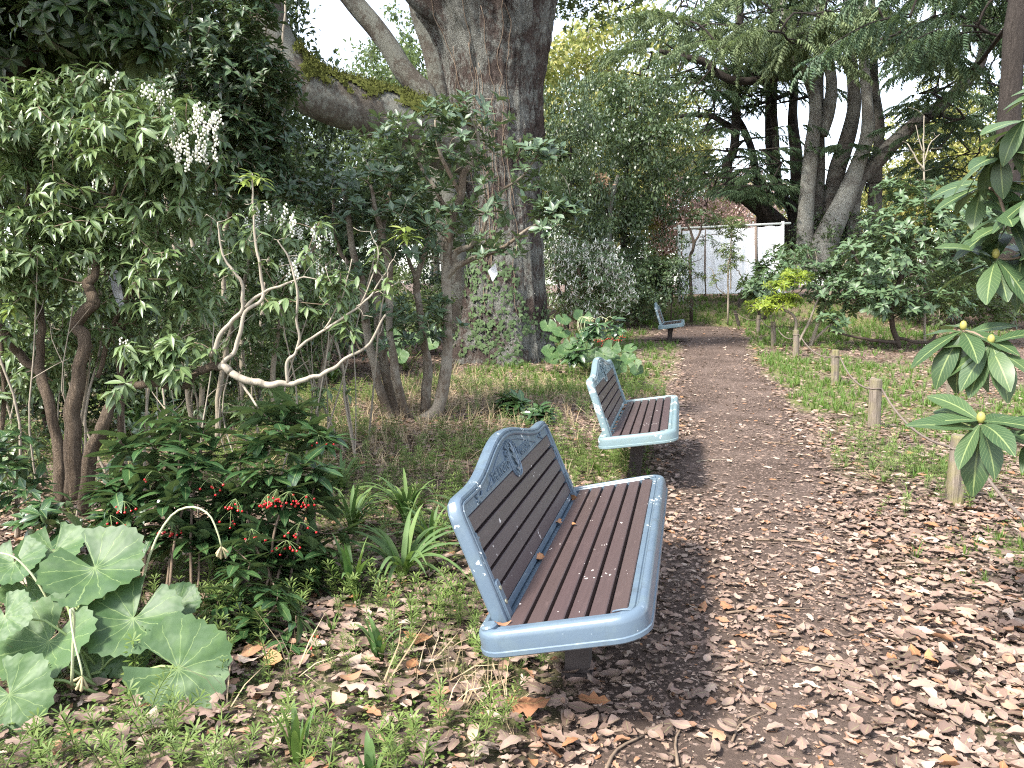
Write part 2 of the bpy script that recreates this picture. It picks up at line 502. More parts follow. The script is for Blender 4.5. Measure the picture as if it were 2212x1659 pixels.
M['litter_red'] = leafmat('litter_rust', [(.36, .15, .06), (.44, .24, .12), (.24, .10, .05), (.30, .17, .10)], .6, .3, .06, .2, under=0)
def flat(name, col, rough=.5, spec=.4, var=.25, scale=30, metal=0, bump=0.0, sc3=None):
    q = NM(name); nz = q.noise(scale, q.coord(sc3))
    c = q.mix(nz, tuple(k * (1 - var) for k in col), tuple(min(1, k * (1 + var)) for k in col))
    if bump: q.bump(nz, bump, .01)
    return q.done(c, rough, spec, metal)
M['petal'] = flat('white_petal', (.78, .76, .68), .5, .3, .12)
M['bud'] = flat('flower_bud', (.27, .25, .07), .5, .3, .25)
M['berry'] = flat('red_berry', (.42, .008, .012), .18, .6, .2)
M['petiole'] = flat('green_stalk', (.20, .27, .10), .5, .4, .3)
M['stalk_pale'] = flat('pale_stalk', (.42, .45, .26), .55, .3, .25)
M['seedhead'] = flat('seed_head', (.36, .30, .17), .8, .2, .4, 60)
M['twig'] = flat('brown_twig', (.17, .125, .09), .75, .2, .35, 40, bump=.3)
M['twig_grey'] = flat('grey_twig', (.26, .22, .17), .75, .2, .35, 40, bump=.3)
M['twig_dark'] = flat('dark_twig', (.06, .045, .035), .8, .2, .35, 40)
M['twig_pale'] = flat('pale_dry_twig', (.30, .26, .205), .8, .2, .5, 26, bump=.8, sc3=(1, 1, .3))
M['rope'] = flat('rope', (.16, .13, .11), .9, .1, .4, 120, bump=.5)
M['cloth'] = flat('white_cloth', (.86, .86, .88), .85, .1, .07, 1.5, sc3=(1, 1, .25))
M['pole_white'] = flat('white_pipe', (.62, .64, .60), .45, .4, .12)
M['pole_brown'] = flat('weathered_pole', (.22, .17, .14), .8, .2, .3)
M['tag_white'] = flat('white_plate', (.70, .70, .74), .4, .4, .06)
M['tag_grey'] = flat('grey_plate', (.36, .38, .42), .4, .5, .15)
M['steel'] = flat('screw_steel', (.42, .40, .30), .35, .5, .2, metal=.8)
M['iron'] = flat('dark_iron', (.045, .035, .032), .7, .3, .4, 25, bump=.2)
M['moss'] = flat('moss', (.060, .066, .016), .95, .1, .6, 16, bump=.8)

def barkmat(name, c1, c2, c3, sc3, lichen=None, lich_amt=.5, bump=.8, fine=14, crack=.6):
    q = NM(name)
    v = q.coord(sc3)
    n1 = q.noise(fine, v, 8, .72, .6); n2 = q.noise(2.2, q.coord(), 5, .65); n3 = q.noise(fine * 2.3, v, 4, .7, 1.5)
    ridge = q.math('ABSOLUTE', q.math('SUBTRACT', n3, .5))
    f = q.n('ShaderNodeRGBToBW', {0: q.ramp(n1, [(.32, (0, 0, 0)), (.68, (1, 1, 1))])}).outputs[0]
    col = q.mix(f, c1, c2); col = q.mix(q.math('MULTIPLY', q.n('ShaderNodeRGBToBW', {0: q.ramp(n2, [(.4, (0, 0, 0)), (.62, (1, 1, 1))])}).outputs[0], .6), col, c3)
    if lichen:
        l = q.math('MULTIPLY', q.n('ShaderNodeRGBToBW', {0: q.ramp(q.math('ADD', q.math('MULTIPLY', q.noise(1.7, q.coord(), 3, .6), .6), q.math('MULTIPLY', q.noise(19, q.coord((1, 1, .6)), 5, .75), .4)), [(.465, (0, 0, 0)), (.535, (1, 1, 1))])}).outputs[0], lich_amt)
        col = q.mix(l, col, lichen)
    dark = q.math('MULTIPLY', q.math('SUBTRACT', 1, q.math('MULTIPLY', ridge, 14, True), True), crack)
    col = q.mix(dark, col, tuple(k * .3 for k in c1))
    q.bump(q.math('ADD', q.math('MULTIPLY', q.math('MULTIPLY', ridge, 5, True), .7), n1), bump, .03)
    return q.done(col, .85, .2)
M['bark_oak'] = barkmat('oak_bark', (.075, .052, .044), (.23, .175, .15), (.15, .108, .09), (1, 1, .3), (.44, .45, .40), .85, 1.3, 20, .8)
M['bark_limb'] = barkmat('limb_bark', (.10, .085, .07), (.20, .17, .14), (.15, .13, .10), (.8, .8, .8), (.34, .35, .30), .7, .9, 20)
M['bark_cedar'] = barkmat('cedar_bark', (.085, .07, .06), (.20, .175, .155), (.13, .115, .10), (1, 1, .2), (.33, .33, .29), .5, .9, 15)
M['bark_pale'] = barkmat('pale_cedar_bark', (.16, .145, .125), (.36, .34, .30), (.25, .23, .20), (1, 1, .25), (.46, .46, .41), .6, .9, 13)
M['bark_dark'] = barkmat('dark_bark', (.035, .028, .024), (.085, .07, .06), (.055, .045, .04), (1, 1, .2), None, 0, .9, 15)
M['bark_smooth'] = barkmat('smooth_bark', (.095, .072, .052), (.175, .135, .10), (.135, .105, .078), (1.0, 1.0, 2.5), (.36, .33, .27), .5, .25, 12, .08)
M['bark_pieris'] = barkmat('stringy_bark', (.12, .085, .06), (.34, .26, .185), (.23, .17, .12), (1, 1, .09), None, 0, 1.0, 34, .5)

# bench paint, slats
q = NM('blue_grey_paint')
g1 = q.noise(5, q.coord(), 4); base = q.mix(g1, (.074, .106, .145), (.106, .148, .192))
grime = q.n('ShaderNodeRGBToBW', {0: q.ramp(q.noise(11, q.coord(), 6, .7), [(.48, (0, 0, 0)), (.75, (1, 1, 1))])}).outputs[0]
base = q.mix(q.math('MULTIPLY', grime, .4), base, (.12, .16, .15))
fleck = q.n('ShaderNodeRGBToBW', {0: q.ramp(q.math('MULTIPLY', q.noise(46, q.coord(), 2, .5), q.noise(5.5, q.coord(), 2)), [(.412, (0, 0, 0)), (.43, (1, 1, 1))])}).outputs[0]
base = q.mix(fleck, base, (.66, .68, .66))
chip = q.n('ShaderNodeRGBToBW', {0: q.ramp(q.math('ADD', q.math('MULTIPLY', q.noise(24, q.coord((1, .35, 1)), 6, .75), .7), q.math('MULTIPLY', q.noise(3.2, q.coord(), 2), .3)), [(.615, (0, 0, 0)), (.64, (1, 1, 1))])}).outputs[0]
base = q.mix(q.math('MULTIPLY', chip, .75), base, (.21, .26, .30))
stain = q.n('ShaderNodeRGBToBW', {0: q.ramp(q.noise(8, q.coord((1, 1, .25)), 5, .7), [(.55, (0, 0, 0)), (.68, (1, 1, 1))])}).outputs[0]
base = q.mix(q.math('MULTIPLY', stain, .5), base, (.05, .06, .062))
q.bump(q.math('ADD', q.noise(60, q.coord(), 4), q.math('MULTIPLY', chip, -.6)), .14, .004)
M['paint'] = q.done(base, q.math('ADD', .30, q.math('MULTIPLY', grime, .25)), .5)
q = NM('lichened_green_grey_paint')
base = q.mix(q.noise(5, q.coord(), 4), (.12, .178, .198), (.175, .24, .26))
grime = q.n('ShaderNodeRGBToBW', {0: q.ramp(q.noise(10, q.coord(), 6, .7), [(.45, (0, 0, 0)), (.7, (1, 1, 1))])}).outputs[0]
base = q.mix(q.math('MULTIPLY', grime, .45), base, (.16, .20, .17))
fleck = q.n('ShaderNodeRGBToBW', {0: q.ramp(q.math('MULTIPLY', q.noise(38, q.coord(), 3, .5), q.noise(5.5, q.coord(), 2)), [(.335, (0, 0, 0)), (.37, (1, 1, 1))])}).outputs[0]
base = q.mix(fleck, base, (.64, .66, .62))
M['paint_old'] = q.done(base, .45, .4)
q = NM('brown_slat')
v = q.coord((30, 1.2, 30)); gr = q.noise(3, v, 5, .6)
rnd = q.n('ShaderNodeObjectInfo').outputs['Random']
c = q.mix(gr, (.046, .030, .031), (.082, .054, .053)); c = q.mix(q.math('MULTIPLY', rnd, .35), c, (.066, .048, .040))
wear = q.n('ShaderNodeRGBToBW', {0: q.ramp(q.noise(2.5, q.coord((14, 3, 14)), 5, .7), [(.58, (0, 0, 0)), (.78, (1, 1, 1))])}).outputs[0]
c = q.mix(q.math('MULTIPLY', wear, .4), c, (.16, .115, .108))
sp = q.n('ShaderNodeRGBToBW', {0: q.ramp(q.math('MULTIPLY', q.noise(60, q.coord((1, .6, 1)), 1), q.noise(7, q.coord(), 2)), [(.455, (0, 0, 0)), (.47, (1, 1, 1))])}).outputs[0]
c = q.mix(sp, c, (.55, .5, .47))
q.bump(gr, .12, .004)
M['slat'] = q.done(c, .42, .35)
q = NM('weathered_post')
n1 = q.noise(7, q.coord((13, 13, .9)), 6, .7); n2 = q.noise(4, q.coord(), 4)
c = q.mix(q.n('ShaderNodeRGBToBW', {0: q.ramp(n1, [(.3, (0, 0, 0)), (.7, (1, 1, 1))])}).outputs[0], (.085, .07, .055), (.25, .21, .17))
c = q.mix(q.math('MULTIPLY', q.n('ShaderNodeRGBToBW', {0: q.ramp(n2, [(.42, (0, 0, 0)), (.62, (1, 1, 1))])}).outputs[0], q.math('ADD', .15, q.math('MULTIPLY', q.n('ShaderNodeObjectInfo').outputs['Random'], .6))), c, (.21, .20, .06))
q.bump(n1, .5, .015)
M['post'] = q.done(c, .85, .15)
M['post_dark'] = barkmat('rotten_post', (.04, .033, .028), (.12, .10, .085), (.08, .068, .056), (4, 4, .5), None, 0, .5, 7)

# ground: soil, crumbs of leaf, green film
q = NM('forest_soil')
P3 = q.pos()
big = q.noise(1.1, P3, 5, .6); fine = q.noise(26, P3, 6, .75); vf = q.n('ShaderNodeTexVoronoi', {'Scale': 34.0, 'Vector': P3, 'Randomness': 1.0})
bits = vf.outputs['Color']; bw = q.n('ShaderNodeSeparateColor', {0: bits})
soil = q.mix(fine, (.034, .025, .020), (.10, .072, .058))
crumb = q.ramp(bw.outputs[0], [(0, (.10, .068, .052)), (.3, (.20, .135, .11)), (.55, (.32, .225, .185)), (.8, (.14, .095, .075)), (1, (.40, .30, .24))])
zl = q.attr('crumb')
thr = q.math('GREATER_THAN', q.math('ADD', bw.outputs[1], q.math('MULTIPLY', zl, .9)), .85)
col = q.mix(q.math('MULTIPLY', thr, .85), soil, crumb)
gmask = q.math('MULTIPLY', q.attr('green'), q.math('GREATER_THAN', q.noise(17, P3, 5, .7), .47))
gcol = q.mix(fine, (.075, .11, .025), (.20, .24, .06))
col = q.mix(q.math('MULTIPLY', gmask, .8), col, gcol)
q.bump(q.math('ADD', fine, q.math('MULTIPLY', bw.outputs[2], .7)), .9, .03)
M['soil'] = q.done(col, .95, .15)
q = NM('trodden_path')
P3 = q.pos(); fine = q.noise(55, P3, 6, .8); big = q.noise(1.4, P3, 4)
vf = q.n('ShaderNodeTexVoronoi', {'Scale': 75.0, 'Vector': P3}); bw = q.n('ShaderNodeSeparateColor', {0: vf.outputs['Color']})
col = q.mix(fine, (.036, .026, .021), (.110, .078, .062))
col = q.mix(q.math('MULTIPLY', q.n('ShaderNodeRGBToBW', {0: q.ramp(big, [(.42, (0, 0, 0)), (.62, (1, 1, 1))])}).outputs[0], .6), col, (.145, .107, .088))
col = q.mix(q.math('MULTIPLY', q.math('GREATER_THAN', bw.outputs[0], .82), .6), col, q.ramp(bw.outputs[1], [(0, (.10, .07, .055)), (.5, (.30, .21, .17)), (1, (.42, .32, .27))]))
q.bump(q.math('ADD', fine, q.math('MULTIPLY', bw.outputs[1], .6)), .8, .02)
M['path'] = q.done(col, .95, .15)

# ------------------------------------------------------------------ ground zones
pc = [(1650, 2600), (1650, 1650), (1640, 1250), (1625, 1080), (1600, 930), (1570, 840), (1545, 770), (1540, 730), (1520, 700), (1440, 684)]
pw = [1.5, 1.55, 1.5, 1.5, 1.5, 1.6, 1.6, 1.7, 1.8, 1.8]
PC = spline(np.array([np.r_[gnd(*p)[:2], ww] for p, ww in zip(pc, pw)]), 90)
PC[:, 2] /= 2
def pathd(x, y):
    """distance from the path's middle in half-widths"""
    x, y = np.asarray(x, float), np.asarray(y, float)
    d = np.sqrt((x[..., None] - PC[:, 0]) ** 2 + (y[..., None] - PC[:, 1]) ** 2) / PC[:, 2]
    return d.min(-1)
GB = []
for px, py, r, a in [(1960, 860, 1.7, 1), (2080, 900, 1.3, 1), (1780, 790, 1.6, .9), (1680, 735, 2.2, 1), (1630, 700, 2.5, 1), (1400, 770, 1.6, 1), (1390, 735, 2.2, 1), (1180, 810, 1.6, 1), (1120, 1000, .5, .5),
                     (1290, 830, .9, .6), (1230, 1000, .6, .8), (1030, 1330, .55, .9), (1000, 1450, .5, 1), (600, 1480, .6, 1.2), (720, 1560, .5, .8), (1250, 1460, .45, .7), (850, 1150, .8, .8), (760, 1000, 1.2, .8), (2150, 1200, .5, .6), (2080, 1560, .4, .5),
                     (1850, 720, 3, .6), (2100, 1000, .8, .6), (1480, 690, 3, .8), (350, 900, 2.5, .8), (500, 1250, .8, .9), (300, 1640, .6, .9), (100, 1640, .6, .9), (1640, 650, 4, .7), (2000, 1050, .5, .5), (1240, 1150, .5, .6), (1010, 1100, .8, .5)]:
    g_ = gnd(px, py); GB.append((g_[0], g_[1], r, a))
def green(x, y):
    v = 0
    for gx, gy, r, a in GB: v = v + a * np.exp(-((x - gx) ** 2 + (y - gy) ** 2) / (r * r))
    n = fbm(np.asarray(x) * 1.6, np.asarray(y) * 1.6, 21)
    return np.clip(v * (.25 + 1.5 * sstep(.38, .62, n)), 0, 1) * sstep(.7, 1.15, pathd(x, y) + .25 * (n - .5))

# one sheet to the horizon
xs = np.unique(np.concatenate([np.arange(-9, 11, .11), np.linspace(11, 40, 40), np.linspace(-40, -9, 40), np.linspace(40, 420, 14), np.linspace(-420, -40, 14)]))
ys = np.unique(np.concatenate([np.linspace(-60, 0, 14), np.arange(0, 17, .11), np.linspace(17, 45, 70), np.linspace(45, 500, 24)]))
X, Y = np.meshgrid(xs, ys)
Z = gz(X, Y) + .022 * (fbm(X * 5, Y * 5, 8) - .5) * (pathd(X, Y) > .9)
nx, ny = len(xs), len(ys)
i, j = np.meshgrid(np.arange(ny - 1), np.arange(nx - 1), indexing='ij')
a = (i * nx + j).ravel()
go = Geo().add(np.stack([X, Y, Z], -1).reshape(-1, 3), np.stack([a, a + 1, a + 1 + nx, a + nx], -1)).build('ground', M['soil'])
go['kind'] = 'structure'
for nm, val in (('green', green(X, Y) * (1 - .6 * sstep(1.2, .2, X) * sstep(8, 5, Y))), ('crumb', np.clip(.2 + .55 * fbm(X * .8, Y * .8, 5), 0, 1) * (1 - .8 * sstep(.8, -.2, X) * sstep(6, 4, Y)))):
    at_ = go.data.attributes.new(nm, 'FLOAT', 'POINT'); at_.data.foreach_set('value', val.astype(np.float32).ravel())
# path sheet on it
cols = np.linspace(-1, 1, 25); Pd = spline(PC[:, :2], 240); W_ = np.interp(np.linspace(0, 1, 240), np.linspace(0, 1, 90), PC[:, 2])
T_ = nrm(np.gradient(Pd, axis=0)); Nn = np.stack([T_[:, 1], -T_[:, 0]], -1)
edge = .82 + .18 * (vn(np.arange(240) * .16, 0, 4) * 2 - 1)
PX = Pd[:, None, :] + Nn[:, None, :] * (cols[None, :, None] * (W_ * edge)[:, None, None])
PZ = gz(PX[..., 0], PX[..., 1]) + .014 - .016 * np.abs(cols)[None] ** 6
i, j = np.meshgrid(np.arange(239), np.arange(24), indexing='ij'); a = (i * 25 + j).ravel()
po = Geo().add(np.concatenate([PX, PZ[..., None]], -1).reshape(-1, 3), np.stack([a, a + 1, a + 26, a + 25], -1)).build('path', M['path'])
po['kind'] = 'structure'

# ------------------------------------------------------------------ the benches (local: X towards the path, Y along, Z up)
L_, V0, V1, TILT, LEAN, VB, ZB, HP, LB = .8667, -.1698, .2194, .2279, .4061, -.209, .412, .327, .7473
def seatP(V):
    V = np.asarray(V, float); ct, st = math.cos(math.atan(TILT)), math.sin(math.atan(TILT))
    return np.c_[V[:, 0] - V[:, 2] * st, V[:, 1], .43 + V[:, 0] * TILT + V[:, 2] * ct]
def panP(V):
    """(along, up the panel, out of the panel) -> local"""
    V = np.asarray(V, float); c, s = math.cos(LEAN), math.sin(LEAN)
    return np.c_[VB - V[:, 1] * s + V[:, 2] * c, V[:, 0], ZB + V[:, 1] * c + V[:, 2] * s]
def rrect(x0, x1, y0, y1, r, n=7):
    P, N = [], []
    for (cx, cy_, a0, k) in ((x1, y1, 0, 0), (x0, y1, 90, 1), (x0, y0, 180, 2), (x1, y0, 270, 3)):
        rr = r[k]; ox, oy = (cx - rr if cx == x1 else cx + rr), (cy_ - rr if cy_ == y1 else cy_ + rr)
        for t in np.linspace(a0, a0 + 90, n):
            d = A(math.cos(math.radians(t)), math.sin(math.radians(t))); P.append(A(ox, oy) + d * rr); N.append(d)
    return np.array(P), np.array(N)
def sweep(P, N, prof, zoff=0):
    n, k = len(P), len(prof); V = []
    for o, z in prof: V.append(np.c_[P + N * o, np.full(n, z) + zoff])
    V = np.stack(V, 1).reshape(-1, 3)
    i, j = np.meshgrid(np.arange(n), np.arange(k), indexing='ij')
    a = i * k + j; b = i * k + (j + 1) % k; c = ((i + 1) % n) * k + (j + 1) % k; d = ((i + 1) % n) * k + j
    return V, np.stack([a, d, c, b], -1).reshape(-1, 4)
def put(o, par): o.parent = par; return o
def text_geo(g, s, size, fn, depth=.006):
    cu = bpy.data.curves.new('lettering', 'FONT'); cu.body = s; cu.size = size; cu.extrude = depth / 2; cu.align_x = 'CENTER'; cu.resolution_u = 2; cu.offset = size * .018
    t = bpy.data.objects.new('lettering', cu); COL.objects.link(t)
    dg = bpy.context.evaluated_depsgraph_get(); me = bpy.data.meshes.new_from_object(t.evaluated_get(dg))
    V = np.array([v.co[:] for v in me.vertices]); V[:, 2] += depth / 2
    n0 = fn(V)
    for p in me.polygons: pass
    tri = [tuple(p.vertices) for p in me.polygons]
    by = {}
    for f in tri: by.setdefault(len(f), []).append(f)
    g.add(n0, [np.array(v) for v in by.values()])
    bpy.data.objects.remove(t); bpy.data.curves.remove(cu); bpy.data.meshes.remove(me)

def make_bench(label, paint):
    root = thing('park_bench', label, 'bench', group='benches along the path')
    def S(g, nm, mat, smooth=False, par=root):
        return put(g.build(nm, mat, None, smooth, None, 32 if smooth else None), par)
    # seat rim
    P, N = rrect(-.205, V1 + .003, -L_ - .003, L_ + .003, (.045, .02, .02, .045))
    prof = [(0, -.012), (.0, .004), (.003, .008), (.020, .008), (.023, .003), (.028, .003), (.031, .011), (.035, .0145), (.044, .0145), (.053, .010), (.059, .001), (.061, -.010), (.061, -.050), (.065, -.053), (.065, -.066), (.058, -.072), (.012, -.072), (.004, -.06)]
    V, F = sweep(P, N, prof)
    # the rim swells slightly in the middle of its sides
    S(Geo().add(seatP(V), F), 'seat_rim', paint, True)
    V, F = box((-.19, 0, -.012), (.019, L_ + .004, .003)); S(Geo().add(seatP(V), F), 'gutter', paint)
    wd = (V1 - V0 - 5 * .0135) / 6
    for k in range(6):
        x0 = V0 + k * (wd + .0135); x1 = x0 + wd
        if k == 5:
            O, _ = rrect(x0, x1, -L_, L_, (.04, .003, .003, .04), 5)
        else:
            O, _ = rrect(x0, x1, -L_, L_, (.003,) * 4, 2)
        V, F = prism(O, -.020, .004, .003)
        S(Geo().add(seatP(V), F), 'seat_slat', M['slat'])
    hb = (HP - 4 * .012) / 5
    for k in range(5):
        b0 = k * (hb + .012)
        V, F = prism([(-LB, b0), (LB, b0), (LB, b0 + hb), (-LB, b0 + hb)], -.012, .008, .003)
        S(Geo().add(panP(V), F), 'back_slat', M['slat'])
    # dark sheets added behind the slats so the gaps read as shade
    V, F = box((0, HP / 2, -.020), (LB + .02, HP / 2 + .01, .005)); S(Geo().add(panP(V), F), 'back_gap_sheet', M['iron'])
    V, F = box(((V0 + V1) / 2, 0, -.034), ((V1 - V0) / 2, L_ - .03, .008)); S(Geo().add(seatP(V), F), 'seat_gap_sheet', M['iron'])
    # back frame
    def arch(a): return .385 + .092 * (.5 + .5 * np.cos(np.pi * np.minimum(1, np.abs(a) / .62)))
    aa = np.linspace(.755, -.755, 41)
    sh = [(.797, .335), (.792, .362), (.778, .379)]
    outer = [(.797, -.045)] + sh + [(x, float(arch(x))) for x in aa] + [(-x, y) for x, y in sh[::-1]] + [(-.797, -.045)]
    outer = np.array(outer)
    g = Geo()
    top = np.array([(LB + .001, HP + .003)] + [(.797, HP + .003)] + sh + [(x, float(arch(x))) for x in aa] + [(-x, y) for x, y in sh[::-1]] + [(-.797, HP + .003), (-LB - .001, HP + .003)])
    V, F = prism(top, -.016, .010, .002); g.add(panP(V), F)
    for s in (1, -1):
        O = np.array([(s * (LB + .003), -.045), (s * .797, -.045), (s * .797, HP + .003), (s * (LB + .003), HP + .003)])
        if s < 0: O = O[::-1]
        V, F = prism(O, -.016, .012, .003); g.add(panP(V), F)
    V, F = prism([(-LB - .003, -.03), (LB + .003, -.03), (LB + .003, -.004), (-LB - .003, -.004)], -.016, .006, .002); g.add(panP(V), F)
    S(g, 'back_frame', paint)
    # rolled edge that follows the outline
    d = nrm(np.gradient(outer, axis=0)); nn = np.stack([d[:, 1], -d[:, 0]], -1)
    prof = [(-.016, .010), (-.014, .017), (-.009, .021), (-.002, .021), (.001, .014), (.005, .0135), (.008, .018), (.016, .016), (.022, .009), (.025, -.002), (.025, -.022), (.019, -.030), (-.010, -.030), (-.014, -.012)]
    n, k = len(outer), len(prof)
    V = np.stack([np.c_[outer + nn * o, np.full(n, z)] for o, z in prof], 1).reshape(-1, 3)
    i, j = np.meshgrid(np.arange(n - 1), np.arange(k), indexing='ij')
    F = np.stack([i * k + j, (i + 1) * k + j, (i + 1) * k + (j + 1) % k, i * k + (j + 1) % k], -1).reshape(-1, 4)
    S(Geo().add(panP(V), [F, np.arange(k)[::-1][None], (np.arange(k) + (n - 1) * k)[None]]), 'back_rim', paint, True)
    # raised border of the name field
    g = Geo()
    xs_ = np.linspace(-.47, .47, 30)
    lo = np.c_[xs_, np.full(30, .347), np.full(30, .011)]; up = np.c_[xs_, .347 + .098 * np.maximum(0, np.cos(xs_ / .47 * np.pi / 2)) ** 1.2, np.full(30, .011)]
    for ln in (lo[:13], lo[17:], up):
        V, F = tube(ln, .0035, 5); g.add(panP(V), F)
    S(g, 'name_border', paint, True)
    # shield with a sprig
    t = np.linspace(0, np.pi, 13)
    O = np.array([(.068, .44)] + [(.068 * math.cos(x) if 0 < x < np.pi else (.068 if x == 0 else -.068), .345 - .062 * math.sin(x)) for x in t[::-1]][::-1] + [(-.068, .44)])
    O = np.array([(-.068, .42), (-.068, .345)] + [(-.068 * math.cos(x), .345 - .062 * math.sin(x)) for x in t[1:-1]] + [(.068, .345), (.068, .42), (.03, .436), (-.03, .436)])
    g = Geo(); V, F = prism(O, .008, .016, .003); g.add(panP(V), F)
    ring = np.vstack([O, O[:1]]) * 1.0; c0 = O.mean(0); ring = c0 + (ring - c0) * .86
    V, F = tube(np.c_[ring, np.full(len(ring), .017)], .0035, 5, False); g.add(panP(V), F)
    shield = S(g, 'shield', paint)
    g = Geo()
    V, F = tube([(0, .30, .018), (.004, .35, .02), (-.003, .415, .018)], .004, 6); g.add(panP(V), F)
    for a0, b0, an in ((0, .335, 55), (0, .335, 125), (0, .36, 40), (0, .36, 140), (0, .39, 55), (0, .39, 125), (0, .405, 90), (0, .315, 20), (0, .315, 160)):
        lv = leaf(.5, .5, .2, 0, 3); ca, sa = math.cos(math.radians(an)), math.sin(math.radians(an))
        V = lv[0] * .04; V = np.c_[a0 + V[:, 1] * ca - V[:, 0] * sa, b0 + V[:, 1] * sa + V[:, 0] * ca, .019 + V[:, 2] + .003]
        g.add(panP(V), lv[1])
    S(g, 'sprig', paint, par=shield)
    # small flower ornaments in the corners, each a part
    def lump(c, r, fn):
        V, F = subdiv_ball(1.0); return fn(V * A(*r) + A(*c)), F
    for s in (1, -1):
        for a0, b0 in ((.60, .355), (.765, .25)):
            g = Geo()
            V, F = tube(np.array([(s * a0, b0 - .0, .013), (s * (a0 + .004), b0 - .04, .015), (s * (a0 - .006), b0 - .072, .013)]) if a0 > .7 else np.array([(s * a0, b0, .013), (s * (a0 - .04), b0 - .004, .015), (s * (a0 - .065), b0 + .008, .013)]), .005, 6)
            g.add(panP(V), F)
            O = np.array([(s * a0 + (.017 + .007 * math.cos(5 * t_)) * math.cos(t_), b0 + (.017 + .007 * math.cos(5 * t_)) * math.sin(t_)) for t_ in np.linspace(0, 2 * np.pi, 30, endpoint=False)])
            V, F = prism(O, .010, .018, .003); g.add(panP(V), F); S(g, 'flower_ornament', paint, True)
        t_ = np.linspace(0, 1, 16); V, F = tube(np.c_[.205 + .034 * np.sin(t_ * 4.2), s * (L_ + .010 + .016 * np.cos(t_ * 4.2)), np.full(16, .011)], .0055 * (1 - .5 * t_), 6)
        S(Geo().add(seatP(V), F), 'scroll_ornament', paint, True)
    # lettering THE KYOTO / BOTANICAL (arched) / GARDEN
    g = Geo()
    text_geo(g, 'THE KYOTO', .052, lambda V: panP(np.c_[V[:, 0] * .95 - .235, V[:, 1] + .353, V[:, 2] + .010]))
    text_geo(g, 'GARDEN', .052, lambda V: panP(np.c_[V[:, 0] * .95 + .235, V[:, 1] + .353, V[:, 2] + .010]))
    wtxt = 'BOTANICAL'
    for k, ch in enumerate(wtxt):
        an = math.radians(158 - 136 * k / (len(wtxt) - 1)); ca, sa = math.cos(an - math.pi / 2), math.sin(an - math.pi / 2)
        cx, cy_ = .085 * math.cos(an) * 1.15, .350 + .078 * math.sin(an)
        text_geo(g, ch, .038, lambda V: panP(np.c_[cx + V[:, 0] * ca - V[:, 1] * sa, cy_ + V[:, 0] * sa + V[:, 1] * ca, V[:, 2] + .012]), .008)
    S(g, 'lettering', paint)
    # corner brackets with screws
    for s in (1, -1):
        g = Geo(); O = [(-.222 + .026 * math.cos(t_), s * (L_ + .008) + .030 * math.sin(t_)) for t_ in np.linspace(0, 2 * np.pi, 18, endpoint=False)]
        V, F = prism(O, .006, .024, .006); g.add(seatP(V), F)
        O = np.array([(s * .752, -.05), (s * .792, -.05), (s * .792, .09), (s * .786, .10), (s * .758, .10), (s * .752, .09)])
        V, F = prism(O if s > 0 else O[::-1], .010, .026, .004); g.add(panP(V), F)
        br = S(g, 'corner_bracket', paint, False)
        for b0 in (.02, .07):
            O = [(s * .772 + .009 * math.cos(t_), b0 + .009 * math.sin(t_)) for t_ in np.linspace(0, 2 * np.pi, 12, endpoint=False)]
            g = Geo(); V, F = prism(O, .026, .029, .001); g.add(panP(V), F)
            for e in (0, 1):
                V, F = box((s * .772, b0, .029), (.005 if e else .001, .001 if e else .005, .0006)); g.add(panP(V), F)
            S(g, 'screw', M['steel'], par=br)
    # pedestals
    for s in (1, -1):
        g = Geo()
        zt = .335
        V, F = box((.0, s * .36, zt), (.13, .06, .018)); g.add(V + np.c_[np.zeros(8), np.zeros(8), V[:, 0] * TILT], F)
        for k_, h_, z_ in ((.055, .045, .285), (.047, .13, .13), (.058, .02, .0)):
            V, F = box((.0, s * .36, z_), (k_, k_, h_ if z_ else .02)); g.add(V, F)
        V, F = box((.0, s * .36, -.02), (.046, .046, .08)); g.add(V, F)
        S(g, 'pedestal', M['iron'])
    return root
def setbench(b, x, y, th, z, roll):
    b.location = (x, y, z); b.rotation_euler = (0, roll, -th)
b1 = make_bench('blue-grey bench with brown slats in full view, the biggest, iris leaves behind its back', M['paint'])
setbench(b1, .3404, 3.1984, .2252, 0, 0)
b2 = make_bench('greenish blue bench with lichen spots, brown leaves in its gutter, between the two other benches', M['paint_old'])
setbench(b2, 1.0382, 6.2656, .216, .0102, .0722)
b3 = dup(b2); b3['label'] = 'small far bench on the grass by the path bend, showing one dark pedestal'
setbench(b3, 3.6716, 17.9554, .227, .2028, .0844)
def on_bench(b, V): 
    b_m = Matrix.LocRotScale(b.location, b.rotation_euler, None)
    return np.array([tuple(b_m @ Vector(v)) for v in np.atleast_2d(V)])

